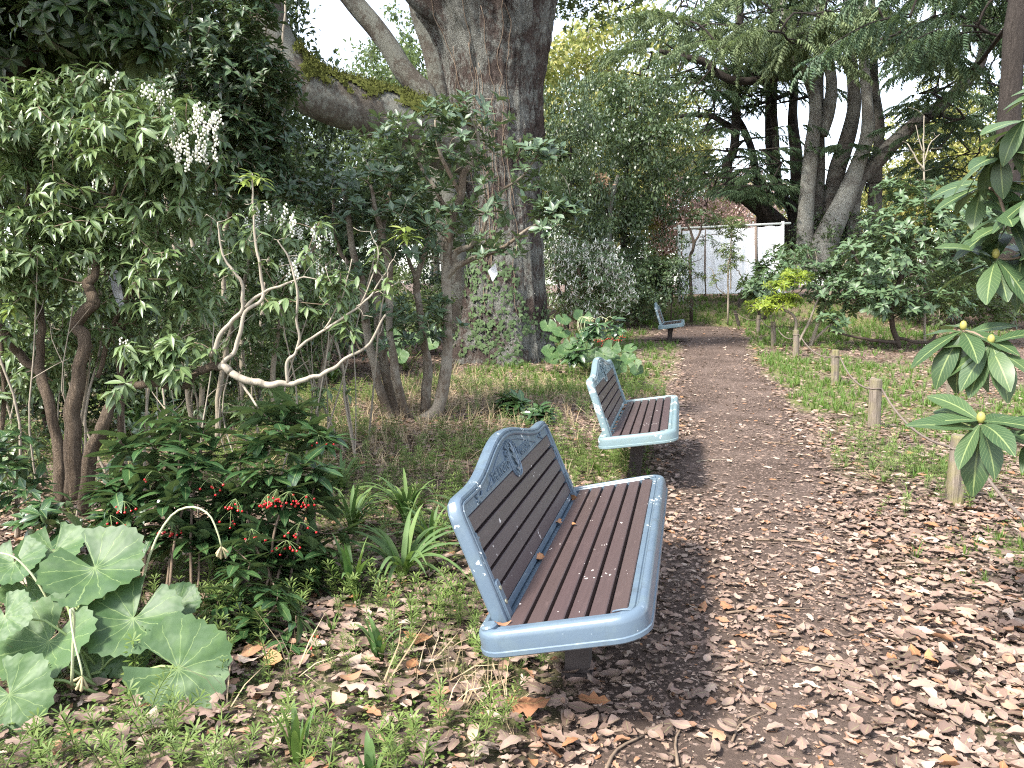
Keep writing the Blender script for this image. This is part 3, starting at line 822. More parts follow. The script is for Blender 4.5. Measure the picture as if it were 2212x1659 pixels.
# ------------------------------------------------------------------ rope posts and rope
def make_post(base, h, r, lean=(0, 0), label='', mat='post'):
    root = thing('rope_post', label, 'post', tuple(base), 'rope posts beside the path')
    n = 14; ang = np.linspace(0, 2 * np.pi, n, endpoint=False)
    g = Geo(); V = []
    rn = 1 + RNG.uniform(-.05, .05, n)
    rings = [(-.12, 1), (0, 1.02), (h * .3, 1), (h * .65, .99), (h - .012, .97), (h, .9)]
    crack = np.ones(n); crack[RNG.integers(0, n)] = .82
    for z, k in rings:
        V.append(np.c_[np.cos(ang) * r * k * rn * (crack if z > h * .25 else 1), np.sin(ang) * r * k * rn * (crack if z > h * .25 else 1), np.full(n, z)])
    V = np.concatenate(V); V[:, 0] += V[:, 2] * lean[0]; V[:, 1] += V[:, 2] * lean[1]
    i, j = np.meshgrid(np.arange(len(rings) - 1), np.arange(n), indexing='ij')
    F = np.stack([i * n + j, i * n + (j + 1) % n, (i + 1) * n + (j + 1) % n, (i + 1) * n + j], -1).reshape(-1, 4)
    cap = (np.arange(n) + (len(rings) - 1) * n)[None]
    g.add(V + base, [F, cap]); g.build('wooden_stake', M[mat], root, False)
    hz = h * .82; p = base + A(lean[0] * hz, lean[1] * hz, hz)
    ring = [p + A(math.cos(t) * r * 1.02, math.sin(t) * r * 1.02, .004 * math.sin(3 * t)) for t in np.linspace(0, 2 * np.pi, 15)]
    V, F = tube(ring, .007, 5); Geo().add(V, F).build('rope_loop', M['rope'], root)
    return p
posts = [(2395, 1420, .46, .06, (0, 0), None), (2060, 1088, .48, .058, (.02, 0), 'weathered rope post half hidden behind the drooping rhododendron leaves'),
         (1887, 927, .53, .062, (-.02, 0), 'grey rope post with a split top and a drilled rope hole'),
         (1803, 831, .52, .056, (-.02, .02), 'mossy rope post with a dark rotten top and rope wound round it'),
         (1719, 771, .52, .055, (-.03, 0), 'plain grey rope post standing before the lime shrub trunk'),
         (1671, 748, .54, .055, (-.06, 0), 'rope post leaning a little, beside the sunny grass strip'),
         (1637, 722, .5, .05, (0, 0), 'yellowish rope post under the lime green branches'),
         (1597, 706, .5, .055, (-.32, 0), 'strongly tilted dark rope post at the path bend'),
         (1595, 689, .52, .05, (-.02, 0), 'dark upright rope post behind the tilted post'),
         (1604, 687, .5, .05, (0, 0), 'pale rope post just behind the dark upright post')]
tops = []
for px, py, h, r, ln, lab in posts:
    b = gnd(px, py); b[2] = float(gz(b[0], b[1]))
    if lab is None: tops.append(b + A(0, 0, h * .82)); continue
    tops.append(make_post(b, h, r, ln, lab, 'post_dark' if 'dark' in lab and 'rotten' not in lab else 'post'))
g = Geo()
for k in range(7):
    a, b = tops[k], tops[k + 1]; t = np.linspace(0, 1, 14)[:, None]; P = a * (1 - t) + b * t
    P[:, 2] -= (.16 if k < 5 else .1) * (4 * t * (1 - t))[:, 0]
    P += A(.05, -.03, 0)
    V, F = tube(P, .010, 6); g.add(V, F)
tag(g.build('rope', M['rope']), 'thin dark rope sagging from post to post along the path', 'rope')
sb = gnd(2046, 862)
r_ = thing('garden_stake', 'short pale wooden stake in the grass behind the rhododendron leaves', 'stake', tuple(sb))
V, F = box(sb + A(0, 0, .14), (.018, .012, .16)); Geo().add(V, F).build('stake_board', M['post'], r_, False)
V, F = box(sb + A(0, 0, .305), (.012, .008, .006)); Geo().add(V, F).build('stake_tip', M['post'], r_, False)

# ------------------------------------------------------------------ fallen leaves
def dead(seed, lob=0):
    """curled dry leaf, about 60 triangles"""
    rg = np.random.default_rng(seed); n = 6; V, U = [], []
    wdt = rg.uniform(.38, .62); cu, cv, tw = rg.uniform(-1.0, 1.4), rg.uniform(-.8, 1.6), rg.uniform(-.8, .8)
    for i in range(n + 1):
        t = i / n
        wd = wdt * .5 * (math.sin(math.pi * min(1, t ** .85)) ** .75 if 0 < t < 1 else .03)
        if lob and 0 < i < n: wd *= (1.25 if i % 2 else .72)
        wd *= rg.uniform(.85, 1.1)
        for k in (-2, -1, 0, 1, 2):
            x = wd * k / 2; y = t + (.05 * rg.uniform(-1, 1) if abs(k) == 2 else 0)
            z = cu * (y - .5) ** 2 * .55 + cv * x * x * 1.6 + tw * x * (y - .5) + .035 * rg.uniform(-1, 1) + .02 * (k == 0)
            V.append((x, y - .5, z)); U.append((k * .25 + .5, t, 1))
    F = [(i * 5 + k, i * 5 + k + 1, i * 5 + k + 6, i * 5 + k + 5) for i in range(n) for k in range(4)]
    V = np.array(V); V[:, 2] -= V[:, 2].min() * .8
    return V, np.array(F), np.array(U)
def deadlow(seed):
    rg = np.random.default_rng(seed); w_ = rg.uniform(.35, .6)
    V = np.array([(0, -.5, rg.uniform(0, .12)), (-w_ / 2, -.05, rg.uniform(-.02, .2)), (0, 0, rg.uniform(0, .05)), (w_ / 2, .05, rg.uniform(-.02, .2)), (.03, .5, rg.uniform(0, .2))])
    return V, np.array([(0, 3, 2), (0, 2, 1), (1, 2, 4), (2, 3, 4)]), np.array([(.5, 0, 1), (0, .5, 1), (.5, .5, 1), (1, .5, 1), (.5, 1, 1.)])
HI = [dead(s, s % 3 == 0) for s in range(8)]; LO = [deadlow(s) for s in range(6)]
def litter_density(x, y):
    d = pathd(x, y); n = fbm(x * 1.3, y * 1.3, 31)
    near = sstep(6.4, 4.0, y)
    trod = 1 - .66 * sstep(.95, .35, d + .35 * (n - .5)) * (1 - .85 * near)
    v = trod * (.55 + .7 * n) * (1 - .55 * green(x, y))
    v = v * (1 - .25 * sstep(0, -1.2, x) * sstep(5, 3, y))
    return np.clip(v, 0, 1)
def tilted(n, mx):
    up = A(0, 0, 1) + RNG.normal(0, mx, (n, 3)); an = RNG.uniform(0, 6.283, n)
    return basis(np.stack([np.cos(an), np.sin(an), np.zeros(n)], -1) + up * 0, nrm(up))
gl = Geo(); cand = []
for y0, y1, dens, hi, s0, s1 in ((1.9, 3.4, 1200, 1, .022, .105), (3.4, 5.2, 950, 1, .022, .098), (5.2, 8.5, 620, 0, .03, .098), (8.5, 14, 240, 0, .045, .095), (14, 30, 60, 0, .06, .13)):
    xr = y1 * .74 + .6; N = int(dens * (2 * xr) * (y1 - y0))
    x = RNG.uniform(-xr, xr, N); y = RNG.uniform(y0, y1, N)
    k = RNG.random(N) < litter_density(x, y); x, y = x[k], y[k]; N = len(x)
    p = np.c_[x, y, gz(x, y) + RNG.uniform(.006, .03, N)]
    s = s0 + (s1 - s0) * RNG.random(N) ** 1.7
    s *= np.where(pathd(x, y) < .7, .75, 1)
    Rm = tilted(N, .22); pick = RNG.integers(0, 8 if hi else 6, N)
    if hi:
        for q_ in range(N): cand.append((p[q_], Rm[q_], s[q_], pick[q_]))
    else:
        for q_ in range(6): scatter(gl, LO[q_], Rm[pick == q_], p[pick == q_], s[pick == q_])
cp = np.array([c[0] for c in cand]); cs = np.array([c[2] for c in cand]); cR = np.array([c[1] for c in cand]); ck = np.array([c[3] for c in cand])
score = np.linalg.norm(cp - A(0, 0, EYE), axis=1) / cs + np.where(inview(cp, .97), 0, 1e6)
order = np.argsort(score); own = order[:300]; rest = order[300:]
for q_ in range(8): scatter(gl, HI[q_], cR[rest][ck[rest] == q_], cp[rest][ck[rest] == q_], cs[rest][ck[rest] == q_])
for y0, y1, dens in ((1.9, 4, 1500), (4, 8, 600)):
    xr = y1 * .74 + .4; N = int(dens * 2 * xr * (y1 - y0)); x = RNG.uniform(-xr, xr, N); y = RNG.uniform(y0, y1, N); k = RNG.random(N) < (.3 + .7 * litter_density(x, y)) * (1 - .65 * sstep(1, .5, pathd(x, y)) * sstep(3.5, 4.5, y)); x, y = x[k], y[k]; N = len(x)
    Rm = tilted(N, .35); p = np.c_[x, y, gz(x, y) + RNG.uniform(.012, .022, N)]; s_ = RNG.uniform(.007, .022, N)
    for q_ in range(6): scatter(gl, LO[q_], Rm[q_::6], p[q_::6], s_[q_::6])
lo_ = gl.build('leaf_litter', M['litter']); lo_['kind'] = 'stuff'
hm = [Geo().add(t[0], t[1], .5, t[2]).mesh('fallen_leaf', M['litter']) for t in HI]
for q_ in own:
    o = place(hm[ck[q_]], 'fallen_leaf', cR[q_], cp[q_] + A(0, 0, .012), cs[q_], None)
    tag(o, 'dry brown leaf lying loose on the litter near the big bench and path', 'fallen leaf', 'loose fallen leaves on the ground')
# big crumpled leaves
bigm = [Geo().add(t[0], t[1], .5, t[2]).mesh('crumpled_leaf', M['litter_red']) for t in (dead(41, 1), dead(52, 1), dead(63), dead(77))]
for k, (px, py, s, lab) in enumerate([(1140, 1545, .16, 'large curled brown leaf standing among the straw before the big bench'), (1175, 1625, .19, 'largest crumpled reddish leaf at the lower edge of the litter'),
                                      (905, 1395, .13, 'big crumpled brown leaf beside the pale iris tuft'), (590, 1440, .14, 'rust brown curled leaf under the weed stems by the butterbur'),
                                      (1570, 1325, .08, 'orange-red leaf lying on the trodden path'), (1280, 1530, .12, 'dark red curled leaf beneath the big bench front'),
                                      (2010, 1440, .10, 'long orange leaf among the litter at the path edge'), (545, 1420, .17, 'dark purple-brown withered leaf hanging low beside the butterbur')]):
    p = gnd(px, py) + A(0, 0, .03); R1 = tilted(1, .35)[0]
    tag(place(bigm[k % 4], 'crumpled_leaf', R1, p, s, None), lab, 'fallen leaf')
for k, (bb, v_, u_, s, lab) in enumerate([(b1, -.19, .28, .06, 'small dark leaf stuck in the gutter of the biggest bench'), (b1, -.19, -.20, .07, 'tan leaf lying in the gutter halfway along the biggest bench'), (b1, -.185, -.85, .055, 'red-brown leaf at the gutter end by the bench bracket'),
                                          (b1, -.19, .72, .07, 'pale green leaf at the far gutter end of the biggest bench'), (b1, -.10, .18, .03, 'dark crumb of leaf on the seat slats of the biggest bench')]):
    z = .43 + v_ * TILT + (.006 if k < 4 else .014)
    tag(place(bigm[k % 4], 'crumpled_leaf', tilted(1, .3)[0], on_bench(bb, (v_, u_, z))[0], s, None), lab, 'fallen leaf')
for k in range(11):
    u_ = -.8 + .155 * k + RNG.uniform(-.03, .03); v_ = -.19
    tag(place(bigm[k % 4], 'crumpled_leaf', tilted(1, .3)[0], on_bench(b2, (v_, u_, .43 + v_ * TILT - .002))[0], RNG.uniform(.045, .07), None), 'brown leaf lodged in the gutter of the lichen-spotted middle bench', 'fallen leaf', 'leaves in the gutter of the middle bench')
# fallen twigs
for k, (px, py, L, an) in enumerate([(1700, 965, .45, -.5), (1545, 1000, .35, .25), (1490, 940, .2, .9), (1800, 1460, .3, -.6), (1730, 1180, .5, -.2), (1480, 1610, .3, 1.2), (1620, 1580, .25, .8), (1350, 1640, .25, .9), (1660, 1330, .4, .1), (2030, 1230, .5, -.15), (1900, 1330, .3, .2)]):
    p = gnd(px, py); u = A(math.cos(an), math.sin(an), 0); pts_ = [p - u * L / 2, p + A(-u[1], u[0], 0) * .03, p + u * L / 2]
    pts_ = spline([A(q_[0], q_[1], float(gz(q_[0], q_[1])) + .022) for q_ in pts_], 7)
    V, F = tube(pts_, np.linspace(.006, .0025, 7) * RNG.uniform(.7, 1.2), 6, rough=.15)
    tag(Geo().add(V, F, .5).build('fallen_twig', M['twig'] if k != 1 else M['twig_pale']), 'thin dry twig lying on the trodden path', 'twig', 'twigs on the path')

# ------------------------------------------------------------------ weeds, grass, straw
def cleaver(seed, h=.2, lay=5):
    rg = np.random.default_rng(seed); g = Geo(); bend = rg.uniform(-.35, .35, 2)
    ps = [A(bend[0] * t * t, bend[1] * t * t, t) for t in np.linspace(0, 1, 5)]
    V, F = tube(ps, .012, 3, False); g.add(V, F, .3)
    lf = (np.array([(0, 0, 0), (-.025, .68, .01), (.025, .68, .01), (0, 1, -.05)]), np.array([(0, 2, 1), (1, 2, 3)]))
    for l in range(lay):
        t = .25 + .75 * l / (lay - 1); c = A(bend[0] * t * t, bend[1] * t * t, t); L = .25 * (1 - .5 * abs(t - .7)); k0 = rg.uniform(0, 6)
        for k in range(7):
            an = k0 + k * .8976; d = A(math.cos(an), math.sin(an), .25 + .3 * t)
            Rm = basis(d[None], A(0, 0, 1)[None])[0]; g.add((lf[0] * A(4.4, 1.0, 1) * L) @ Rm.T + c, lf[1], rg.random())
    return merge(g)
def merge(g):
    V = np.concatenate(g.V); return V, [f for f in g.F], np.concatenate(g.T)
def scatter_multi(g, tpl, n, pos, s, tilt=.15):
    V, Fs, T = tpl; N = len(pos)
    if not N: return
    up = A(0, 0, 1) + RNG.normal(0, tilt, (N, 3)) * A(1, 1, 0); an = RNG.uniform(0, 6.283, N)
    Rm = basis(np.stack([np.cos(an), np.sin(an), np.zeros(N)], -1), up)
    W = np.einsum('nij,vj->nvi', Rm, V) * np.broadcast_to(s, (N,))[:, None, None] + pos[:, None]
    offs = (np.arange(N) * len(V))[:, None, None]
    tri = {}
    for f in Fs: tri.setdefault(f.shape[1], []).append(f)
    FF = [(np.concatenate(v)[None] + offs).reshape(-1, k) for k, v in tri.items()]
    tt = (T[None] * .5 + RNG.random(N)[:, None] * .5) % 1
    g.add(W.reshape(-1, 3), FF, tt.ravel())
def tuft(seed, blades=12, wd=.025, spread=.5):
    rg = np.random.default_rng(seed); g = Geo()
    for k in range(blades):
        an = rg.uniform(0, 6.283); d = A(math.cos(an), math.sin(an), 0); h = rg.uniform(.5, 1); sp = rg.uniform(.1, spread); s = A(-d[1], d[0], 0) * wd
        b = d * rg.uniform(0, .12)
        V = [b - s, b + s, b + d * sp * .4 + A(0, 0, h * .6) - s * .8, b + d * sp * .4 + A(0, 0, h * .6) + s * .8, b + d * sp * 1.1 + A(0, 0, h * .95)]
        g.add(V, [np.array([(0, 1, 3, 2)]), np.array([(2, 3, 4)])], rg.random())
    return merge(g)
def chick(seed):
    rg = np.random.default_rng(seed); g = Geo()
    for k in range(14):
        an = rg.uniform(0, 6.283); d = A(math.cos(an), math.sin(an), rg.uniform(-.1, .5)); b = A(math.cos(an + 1) * rg.uniform(0, .8), math.sin(an + 1) * rg.uniform(0, .8), rg.uniform(0, .5))
        Rm = basis(d[None], A(0, 0, 1)[None])[0]; t = cheap(.7, .1, .1); g.add((t[0] * .3) @ Rm.T + b, np.array(t[1]), rg.random())
    return merge(g)
def sample(dens, x0, x1, y0, y1, f):
    N = int(dens * (x1 - x0) * (y1 - y0)); x = RNG.uniform(x0, x1, N); y = RNG.uniform(y0, y1, N); k = RNG.random(N) < f(x, y); x, y = x[k], y[k]
    return np.c_[x, y, gz(x, y)]
cl = [cleaver(s) for s in range(5)]; tf = [tuft(s) for s in range(5)]; ch = [chick(s) for s in range(4)]; st_ = [tuft(s + 50, 7, .012, 1.2) for s in range(4)]
offpath = lambda x, y: sstep(.85, 1.25, pathd(x, y))
gw = Geo()
P = sample(150, -2.8, .9, 1.9, 4.8, lambda x, y: np.clip(.05 + 1.2 * green(x, y) * sstep(.40, .62, fbm(x * 2.3, y * 2.3, 44)), 0, 1) * offpath(x, y))
for k in range(5): scatter_multi(gw, cl[k], 0, P[k::5], RNG.uniform(.07, .2, len(P[k::5])), .25)
P = sample(110, -5, 3.4, 4.8, 11, lambda x, y: np.clip(.08 + 1.2 * green(x, y), 0, 1) * offpath(x, y))
for k in range(5): scatter_multi(gw, cl[k], 0, P[k::5], RNG.uniform(.1, .2, len(P[k::5])), .25)
P = sample(200, -3, 4, 1.9, 7, lambda x, y: np.clip(.08 + .7 * green(x, y) * sstep(.36, .6, fbm(x * 2, y * 2, 45)), 0, 1) * offpath(x, y))
for k in range(4): scatter_multi(gw, ch[k], 0, P[k::4], RNG.uniform(.03, .08, len(P[k::4])))
gw.build('weeds', M['weed'], kind='stuff')
gg = Geo()
for (x0, x1, y0, y1, dn, s0, s1, base) in ((-3, 6, 3, 9, 120, .05, .13, .0), (-7, 11, 9, 17, 70, .07, .17, .02), (-10, 16, 17, 30, 26, .12, .25, .06)):
    P = sample(dn, x0, x1, y0, y1, lambda x, y: np.clip(base + .95 * green(x, y), 0, 1) * offpath(x, y) * (1 - .85 * sstep(1.2, .2, x) * sstep(9, 6, y)))
    for k in range(5): scatter_multi(gg, tf[k], 0, P[k::5], RNG.uniform(s0, s1, len(P[k::5])))
gg.build('grass', M['grass'], kind='stuff')
gs = Geo()
sb_ = [(*gnd(860, 960)[:2], 1.5), (*gnd(760, 880)[:2], 1.6), (*gnd(1000, 860)[:2], 1.6), (*gnd(1000, 1480)[:2], .22), (*gnd(1220, 1510)[:2], .25), (*gnd(640, 1480)[:2], .2), (*gnd(600, 900)[:2], 1.5)]
def sdens(x, y):
    v = 0
    for a_, b_, r in sb_: v = v + np.exp(-((x - a_) ** 2 + (y - b_) ** 2) / r ** 2)
    return np.clip(v * .8 + .012, 0, 1) * offpath(x, y)
P = sample(60, -6, 3, 2, 13, sdens)
for k in range(4): scatter_multi(gs, st_[k], 0, P[k::4], RNG.uniform(.1, .26, len(P[k::4])), .7)
gs.build('dry_straw', M['straw'], kind='stuff')
# ------------------------------------------------------------------ near plants
LANCE = [leaf(.27, .5, .10, d, 4, .0, 0, k) for k, d in enumerate((.15, .35, .55))]
OBOV = [leaf(.42, .62, .10, d, 4, .0, 0, k) for k, d in enumerate((.0, .15, .3))]
ELLIP = [leaf(.40, .5, .12, d, 4, .0, 0, k) for k, d in enumerate((.1, .25, .4))]
RHOD = [leaf(.38, .58, .08, d, 7, .012, .02, k) for k, d in enumerate((.15, .3, .45, .2))]
ARD = [leaf(.30, .5, .10, d, 9, .008, 0, k, .06) for k, d in enumerate((.12, .25, .4))]
CLANCE, COB, CEL = cheap(.28, .1, .3), cheap(.42, .12, .12), cheap(.42, .12, .2)

def bush(root, stems, tips, axis, n, length, tpls, ctpl, mat, keep, twigmat, stemmat, r0=.012, r1=.002, spread=80, sag=.05, stem_names=True, sides=7, lenj=.25, upcost=.6, twig_keep=True):
    """stems are parts one by one; the joining twigs are one more part; leaves as foliage()"""
    tubes, d = connect(stems, tips, r0, r1, sag, 4, upcost)
    for s in stems:
        if len(s) == 60:
            V, F = gnarl(s[29:] * A(1, 1, 1, .85), 9, .14, .05, 5, 2); Geo().add(V, F).build('dry_branch', M['twig_pale'], root); s = s[:30]
        V, F = gnarl(s, 11, .09, .05, len(s), 2); Geo().add(V, F).build('stem', stemmat, root)
    if len(tubes) > len(stems):
        g = tubes_geo(tubes[len(stems):], 5); g.build('twigs', twigmat, root)['kind'] = 'stuff'
    Rm, P, S = whorls(tips, axis, n, length, spread, lenj=lenj)
    foliage(root, tpls, Rm, P, S, mat, keep, cheap_tpl=ctpl)
def blobs(spec, k=1.0):
    P, U = [], []
    for b in spec:
        p, u = blob(*b[:6], max(1, int(b[6] * k))); P.append(p); U.append(u)
    return np.concatenate(P), np.concatenate(U)
def upish(U, up=.9, out=.8): return nrm(U * out + A(0, 0, up) + RNG.normal(0, .18, U.shape))

# white-flowered andromeda: a leafy stand of twisted stems
def raceme(root, p, L, mat=None):
    g = Geo(); n = int(L / .009); dx = RNG.normal(0, .25, 2)
    ps = [p + A(dx[0] * L * t, dx[1] * L * t, -L * t + .15 * L * t * t) for t in np.linspace(0, 1, 6)]
    V, F = tube(ps, .0015, 3, False); g.add(V, F, 0, None, 1)
    for k in range(n):
        t = (k + .5) / n; an = k * 2.4; c = spline(ps, 11)[int(t * 10)] + A(math.cos(an), math.sin(an), -.3) * .010
        V, F = icos(); g.add(V * A(.0055, .0055, .0075) * RNG.uniform(.8, 1.2) + c, F)
    g.build('flower_cluster', [M['petal'], M['stalk_pale']], root)
base = gnd(150, 1150)
R_p = thing('andromeda_shrub', 'big shrub with drooping leaf rosettes, white bell flower chains and twisted stringy stems', 'shrub', tuple(base))
st = [stem([(163, 1075, 4.5, 40), (160, 1000, 4.5, 36), (157, 890, 4.5, 34), (173, 800, 4.5, 28), (183, 735, 4.5, 26), (165, 700, 4.55, 26), (188, 668, 4.5, 26), (204, 650, 4.5, 24), (190, 618, 4.5, 22), (207, 583, 4.5, 16), (225, 480, 4.6, 12), (250, 400, 4.6, 8)], 40, .004),
      stem([(183, 1110, 4.4, 28), (195, 990, 4.35, 30), (225, 915, 4.3, 28), (243, 870, 4.3, 20), (262, 842, 4.2, 17), (335, 830, 4.1, 17), (395, 835, 4.1, 15), (430, 802, 4.05, 17), (480, 792, 4.0, 20), (510, 812, 4.0, 19), (560, 828, 4.0, 18), (600, 830, 4.0, 17), (650, 822, 4.0, 13), (700, 806, 4.0, 11), (740, 783, 4.0, 9), (800, 740, 4.0, 7), (833, 680, 4.0, 5)], 60, .004),
      stem([(130, 1090, 4.5, 26), (125, 970, 4.6, 24), (100, 850, 4.6, 22), (85, 790, 4.7, 20), (90, 700, 4.7, 15), (78, 620, 4.8, 11), (60, 480, 4.8, 8), (70, 330, 4.8, 6)], 30, .004),
      stem([(90, 806, 4.7, 20), (45, 770, 4.7, 19), (10, 720, 4.6, 17), (-20, 650, 4.6, 14), (-60, 500, 4.6, 9)], 20, .004),
      stem([(262, 1010, 4.9, 12), (260, 810, 4.9, 14), (265, 735, 4.9, 15), (258, 660, 4.9, 13), (245, 600, 4.9, 11), (280, 520, 4.9, 9), (330, 430, 4.8, 6)], 24, .004),
      stem([(0, 990, 4.8, 10), (10, 850, 4.8, 9), (0, 700, 4.8, 8), (20, 560, 4.8, 6)], 16, .003),
      stem([(210, 815, 4.8, 10), (250, 690, 4.8, 11), (300, 610, 4.7, 10), (345, 575, 4.7, 7), (395, 540, 4.7, 5)], 18, .003)]
pale = [stem([(455, 770, 4.0, 16), (485, 710, 4.0, 15), (523, 667, 4.0, 14), (520, 610, 4.0, 11), (484, 557, 4.0, 8), (470, 480, 4.0, 5)], 22, .003),
        stem([(475, 792, 4.0, 15), (508, 757, 4.0, 15), (530, 680, 4.0, 13), (567, 643, 4.0, 13), (563, 580, 4.0, 10), (550, 510, 4.0, 8), (548, 420, 4.0, 6), (545, 375, 4.0, 5)], 24, .003),
        stem([(530, 664, 4.0, 12), (570, 630, 4.0, 10), (612, 617, 4.0, 8), (650, 600, 4.0, 5), (690, 605, 4.0, 3)], 14, .003),
        stem([(622, 828, 4.0, 12), (622, 778, 4.0, 13), (640, 756, 4.0, 10), (643, 660, 4.0, 9), (628, 570, 4.0, 7), (600, 520, 4.0, 4)], 20, .003),
        stem([(640, 756, 4.0, 12), (680, 725, 4.0, 10), (737, 690, 4.0, 9), (790, 650, 4.0, 7), (825, 600, 4.0, 5), (850, 560, 4.0, 3)], 18, .003),
        stem([(510, 812, 4.0, 10), (530, 840, 4.0, 9), (555, 878, 3.95, 7)], 8, .002),
        stem([(770, 662, 4.0, 6), (800, 640, 4.0, 5), (860, 610, 4.0, 3)], 8, .004), stem([(700, 712, 4.0, 6), (740, 640, 4.0, 5), (760, 560, 4.0, 3)], 8, .004),
        stem([(780, 655, 4.0, 5), (815, 560, 4.0, 4), (800, 500, 4.0, 2)], 8, .004)]
for s in pale:
    V, F = gnarl(s * A(1, 1, 1, .62), 9, .16, .05, len(s), 2); Geo().add(V, F).build('dry_branch', M['twig_pale'], R_p)
tips, U = blobs([(110, 300, 4.7, 150, 120, .5, 52), (330, 300, 4.5, 140, 110, .45, 46), (60, 480, 4.7, 130, 130, .5, 40), (250, 470, 4.7, 150, 130, .5, 46), (400, 440, 4.6, 70, 70, .35, 10), (30, 640, 4.7, 90, 80, .4, 14),
                 (350, 760, 4.05, 80, 55, .2, 9), (70, 575, 4.5, 80, 60, .3, 16), (10, 300, 4.9, 90, 120, .5, 18), (390, 600, 4.6, 90, 80, .5, 14), (180, 180, 4.8, 160, 30, .3, 9), (60, 800, 4.9, 90, 90, .4, 12), (250, 720, 5.0, 120, 60, .4, 12), (30, 960, 4.9, 60, 90, .3, 8), (300, 640, 4.9, 120, 90, .4, 14), (130, 720, 5.1, 110, 100, .4, 12), (420, 660, 4.8, 70, 90, .3, 8)], 3.0)
ext = np.array([at(x, y, d) for x, y, d in [(330, 765, 4.0), (375, 745, 4.0), (420, 740, 4.0), (455, 755, 4.0), (390, 800, 3.95), (300, 790, 4.0), (250, 845, 4.1), (270, 830, 4.1), (545, 490, 4.1), (530, 520, 4.1), (720, 610, 4.0), (735, 590, 4.0), (700, 600, 4.0), (730, 640, 4.0), (590, 655, 4.0), (620, 650, 4.0), (570, 640, 4.1), (660, 560, 4.3), (620, 480, 4.4), (690, 480, 4.4), (760, 720, 4.0), (750, 700, 4.0), (65, 560, 4.4), (30, 655, 4.3)]])
tips = np.concatenate([tips, ext]); U = np.concatenate([U, RNG.normal(0, .3, (len(ext), 3))])
bush(R_p, st, tips, upish(U, 1.1, .55), 12, .10, LANCE, CLANCE, M['pieris'], 300, M['twig'], M['bark_pieris'], .012, .0022, 106)
for px, py, d, n, L in [(345, 185, 4.3, 14, .09), (420, 235, 4.25, 16, .12), (385, 290, 4.2, 12, .13), (410, 320, 4.2, 12, .14), (355, 290, 4.3, 6, .1), (450, 270, 4.25, 8, .10), (245, 160, 4.5, 6, .06), (150, 290, 4.5, 5, .05), (85, 285, 4.5, 4, .05), (200, 400, 4.4, 4, .06), (650, 560, 4.2, 7, .12), (630, 470, 4.3, 6, .09), (600, 450, 4.3, 4, .08), (265, 730, 4.4, 4, .05), (680, 500, 4.3, 4, .1)]:
    for k in range(max(2, int(n * .7))):
        raceme(R_p, at(px + RNG.normal(0, 22), py + RNG.normal(0, 12), d + RNG.normal(0, .06)), L * RNG.uniform(.6, 1.1))
def thin_stems(root, n, x0, x1, yb, yt, d0, d1, mat, w0=4, w1=8):
    g = Geo()
    for _ in range(n):
        x = RNG.uniform(x0, x1); d = RNG.uniform(d0, d1); b = at(x, 900, d); b[2] = float(gz(b[0], b[1])) - .02; e = at(x + RNG.normal(0, 60), RNG.uniform(yt - 90, yt + 90), d + RNG.normal(0, .15))
        P_ = spline([b, b * .6 + e * .4 + RNG.normal(0, .05, 3), b * .3 + e * .7 + RNG.normal(0, .04, 3), e], 10); r = m(RNG.uniform(w0, w1), d) / 2
        V, F = tube(P_, np.linspace(r, r * .45, 10), 5, False, .08); g.add(V, F)
        for q_ in (5, 7, 8):
            f = P_[q_] + A(RNG.normal(0, .12), RNG.normal(0, .08), RNG.uniform(.08, .25)); V, F = tube(spline([P_[q_], (P_[q_] + f) / 2 + RNG.normal(0, .015, 3), f], 5), np.linspace(r * .5, r * .2, 5), 4, False); g.add(V, F)
    g.build('thin_stems', M[mat], root)['kind'] = 'stuff'
thin_stems(R_p, 13, -20, 430, 1100, 620, 4.3, 5.6, 'twig_grey'); thin_stems(R_p, 6, 0, 420, 1100, 700, 4.3, 5.2, 'twig_pale', 3, 6)
# fine forked dry twigs with a few leaf tufts
ptips = np.array([at(x + RNG.normal(0, 16), y + RNG.normal(0, 16), 4.0 + RNG.normal(0, .08)) for x, y in [(480, 520), (470, 480), (500, 590), (530, 520), (560, 450), (600, 570), (640, 600), (690, 590), (720, 600), (760, 560), (800, 540), (820, 590), (850, 600), (860, 560), (780, 610), (740, 640), (700, 650), (660, 560), (640, 520), (610, 500), (590, 560), (560, 520), (830, 640), (800, 660), (760, 690), (720, 700), (680, 650), (790, 500), (830, 530), (700, 540), (520, 480), (500, 540)] for _ in range(2)])
tubes, dd = connect(pale, ptips, .0045, .0012, .0, 4, .2)
tubes_geo(tubes[len(pale):], 5).build('dry_twigs', M['twig_pale'], R_p)['kind'] = 'stuff'
sel = ptips[::4]; Rm, P, S = whorls(sel, np.tile(A(0, 0, 1), (len(sel), 1)), 9, .085, 98)
pm_ = [Geo().add(t[0], t[1], .5, t[2]).mesh('leaf', M['pieris']) for t in LANCE]
g = Geo(); [scatter(g, LANCE[k], Rm[k::3], P[k::3], S[k::3]) for k in range(3)]; g.build('branch_leaves', M['pieris'], R_p)['kind'] = 'stuff'
# yellowish young tufts on the dry branches
yt = np.array([at(x, y, d) for x, y, d in [(545, 378, 4.0), (528, 385, 4.0), (562, 385, 4.0), (868, 500, 4.1), (885, 505, 4.1), (20, 660, 4.3)]])
Rm, P, S = whorls(yt, np.tile(A(0, 0, 1), (len(yt), 1)), 9, .085, 85)
ym = [Geo().add(t[0], t[1], .5, t[2]).mesh('young_leaf', M['pieris_young']) for t in LANCE]
for k in range(len(P)): place(ym[k % 3], 'young_leaf', Rm[k], P[k], S[k], R_p)

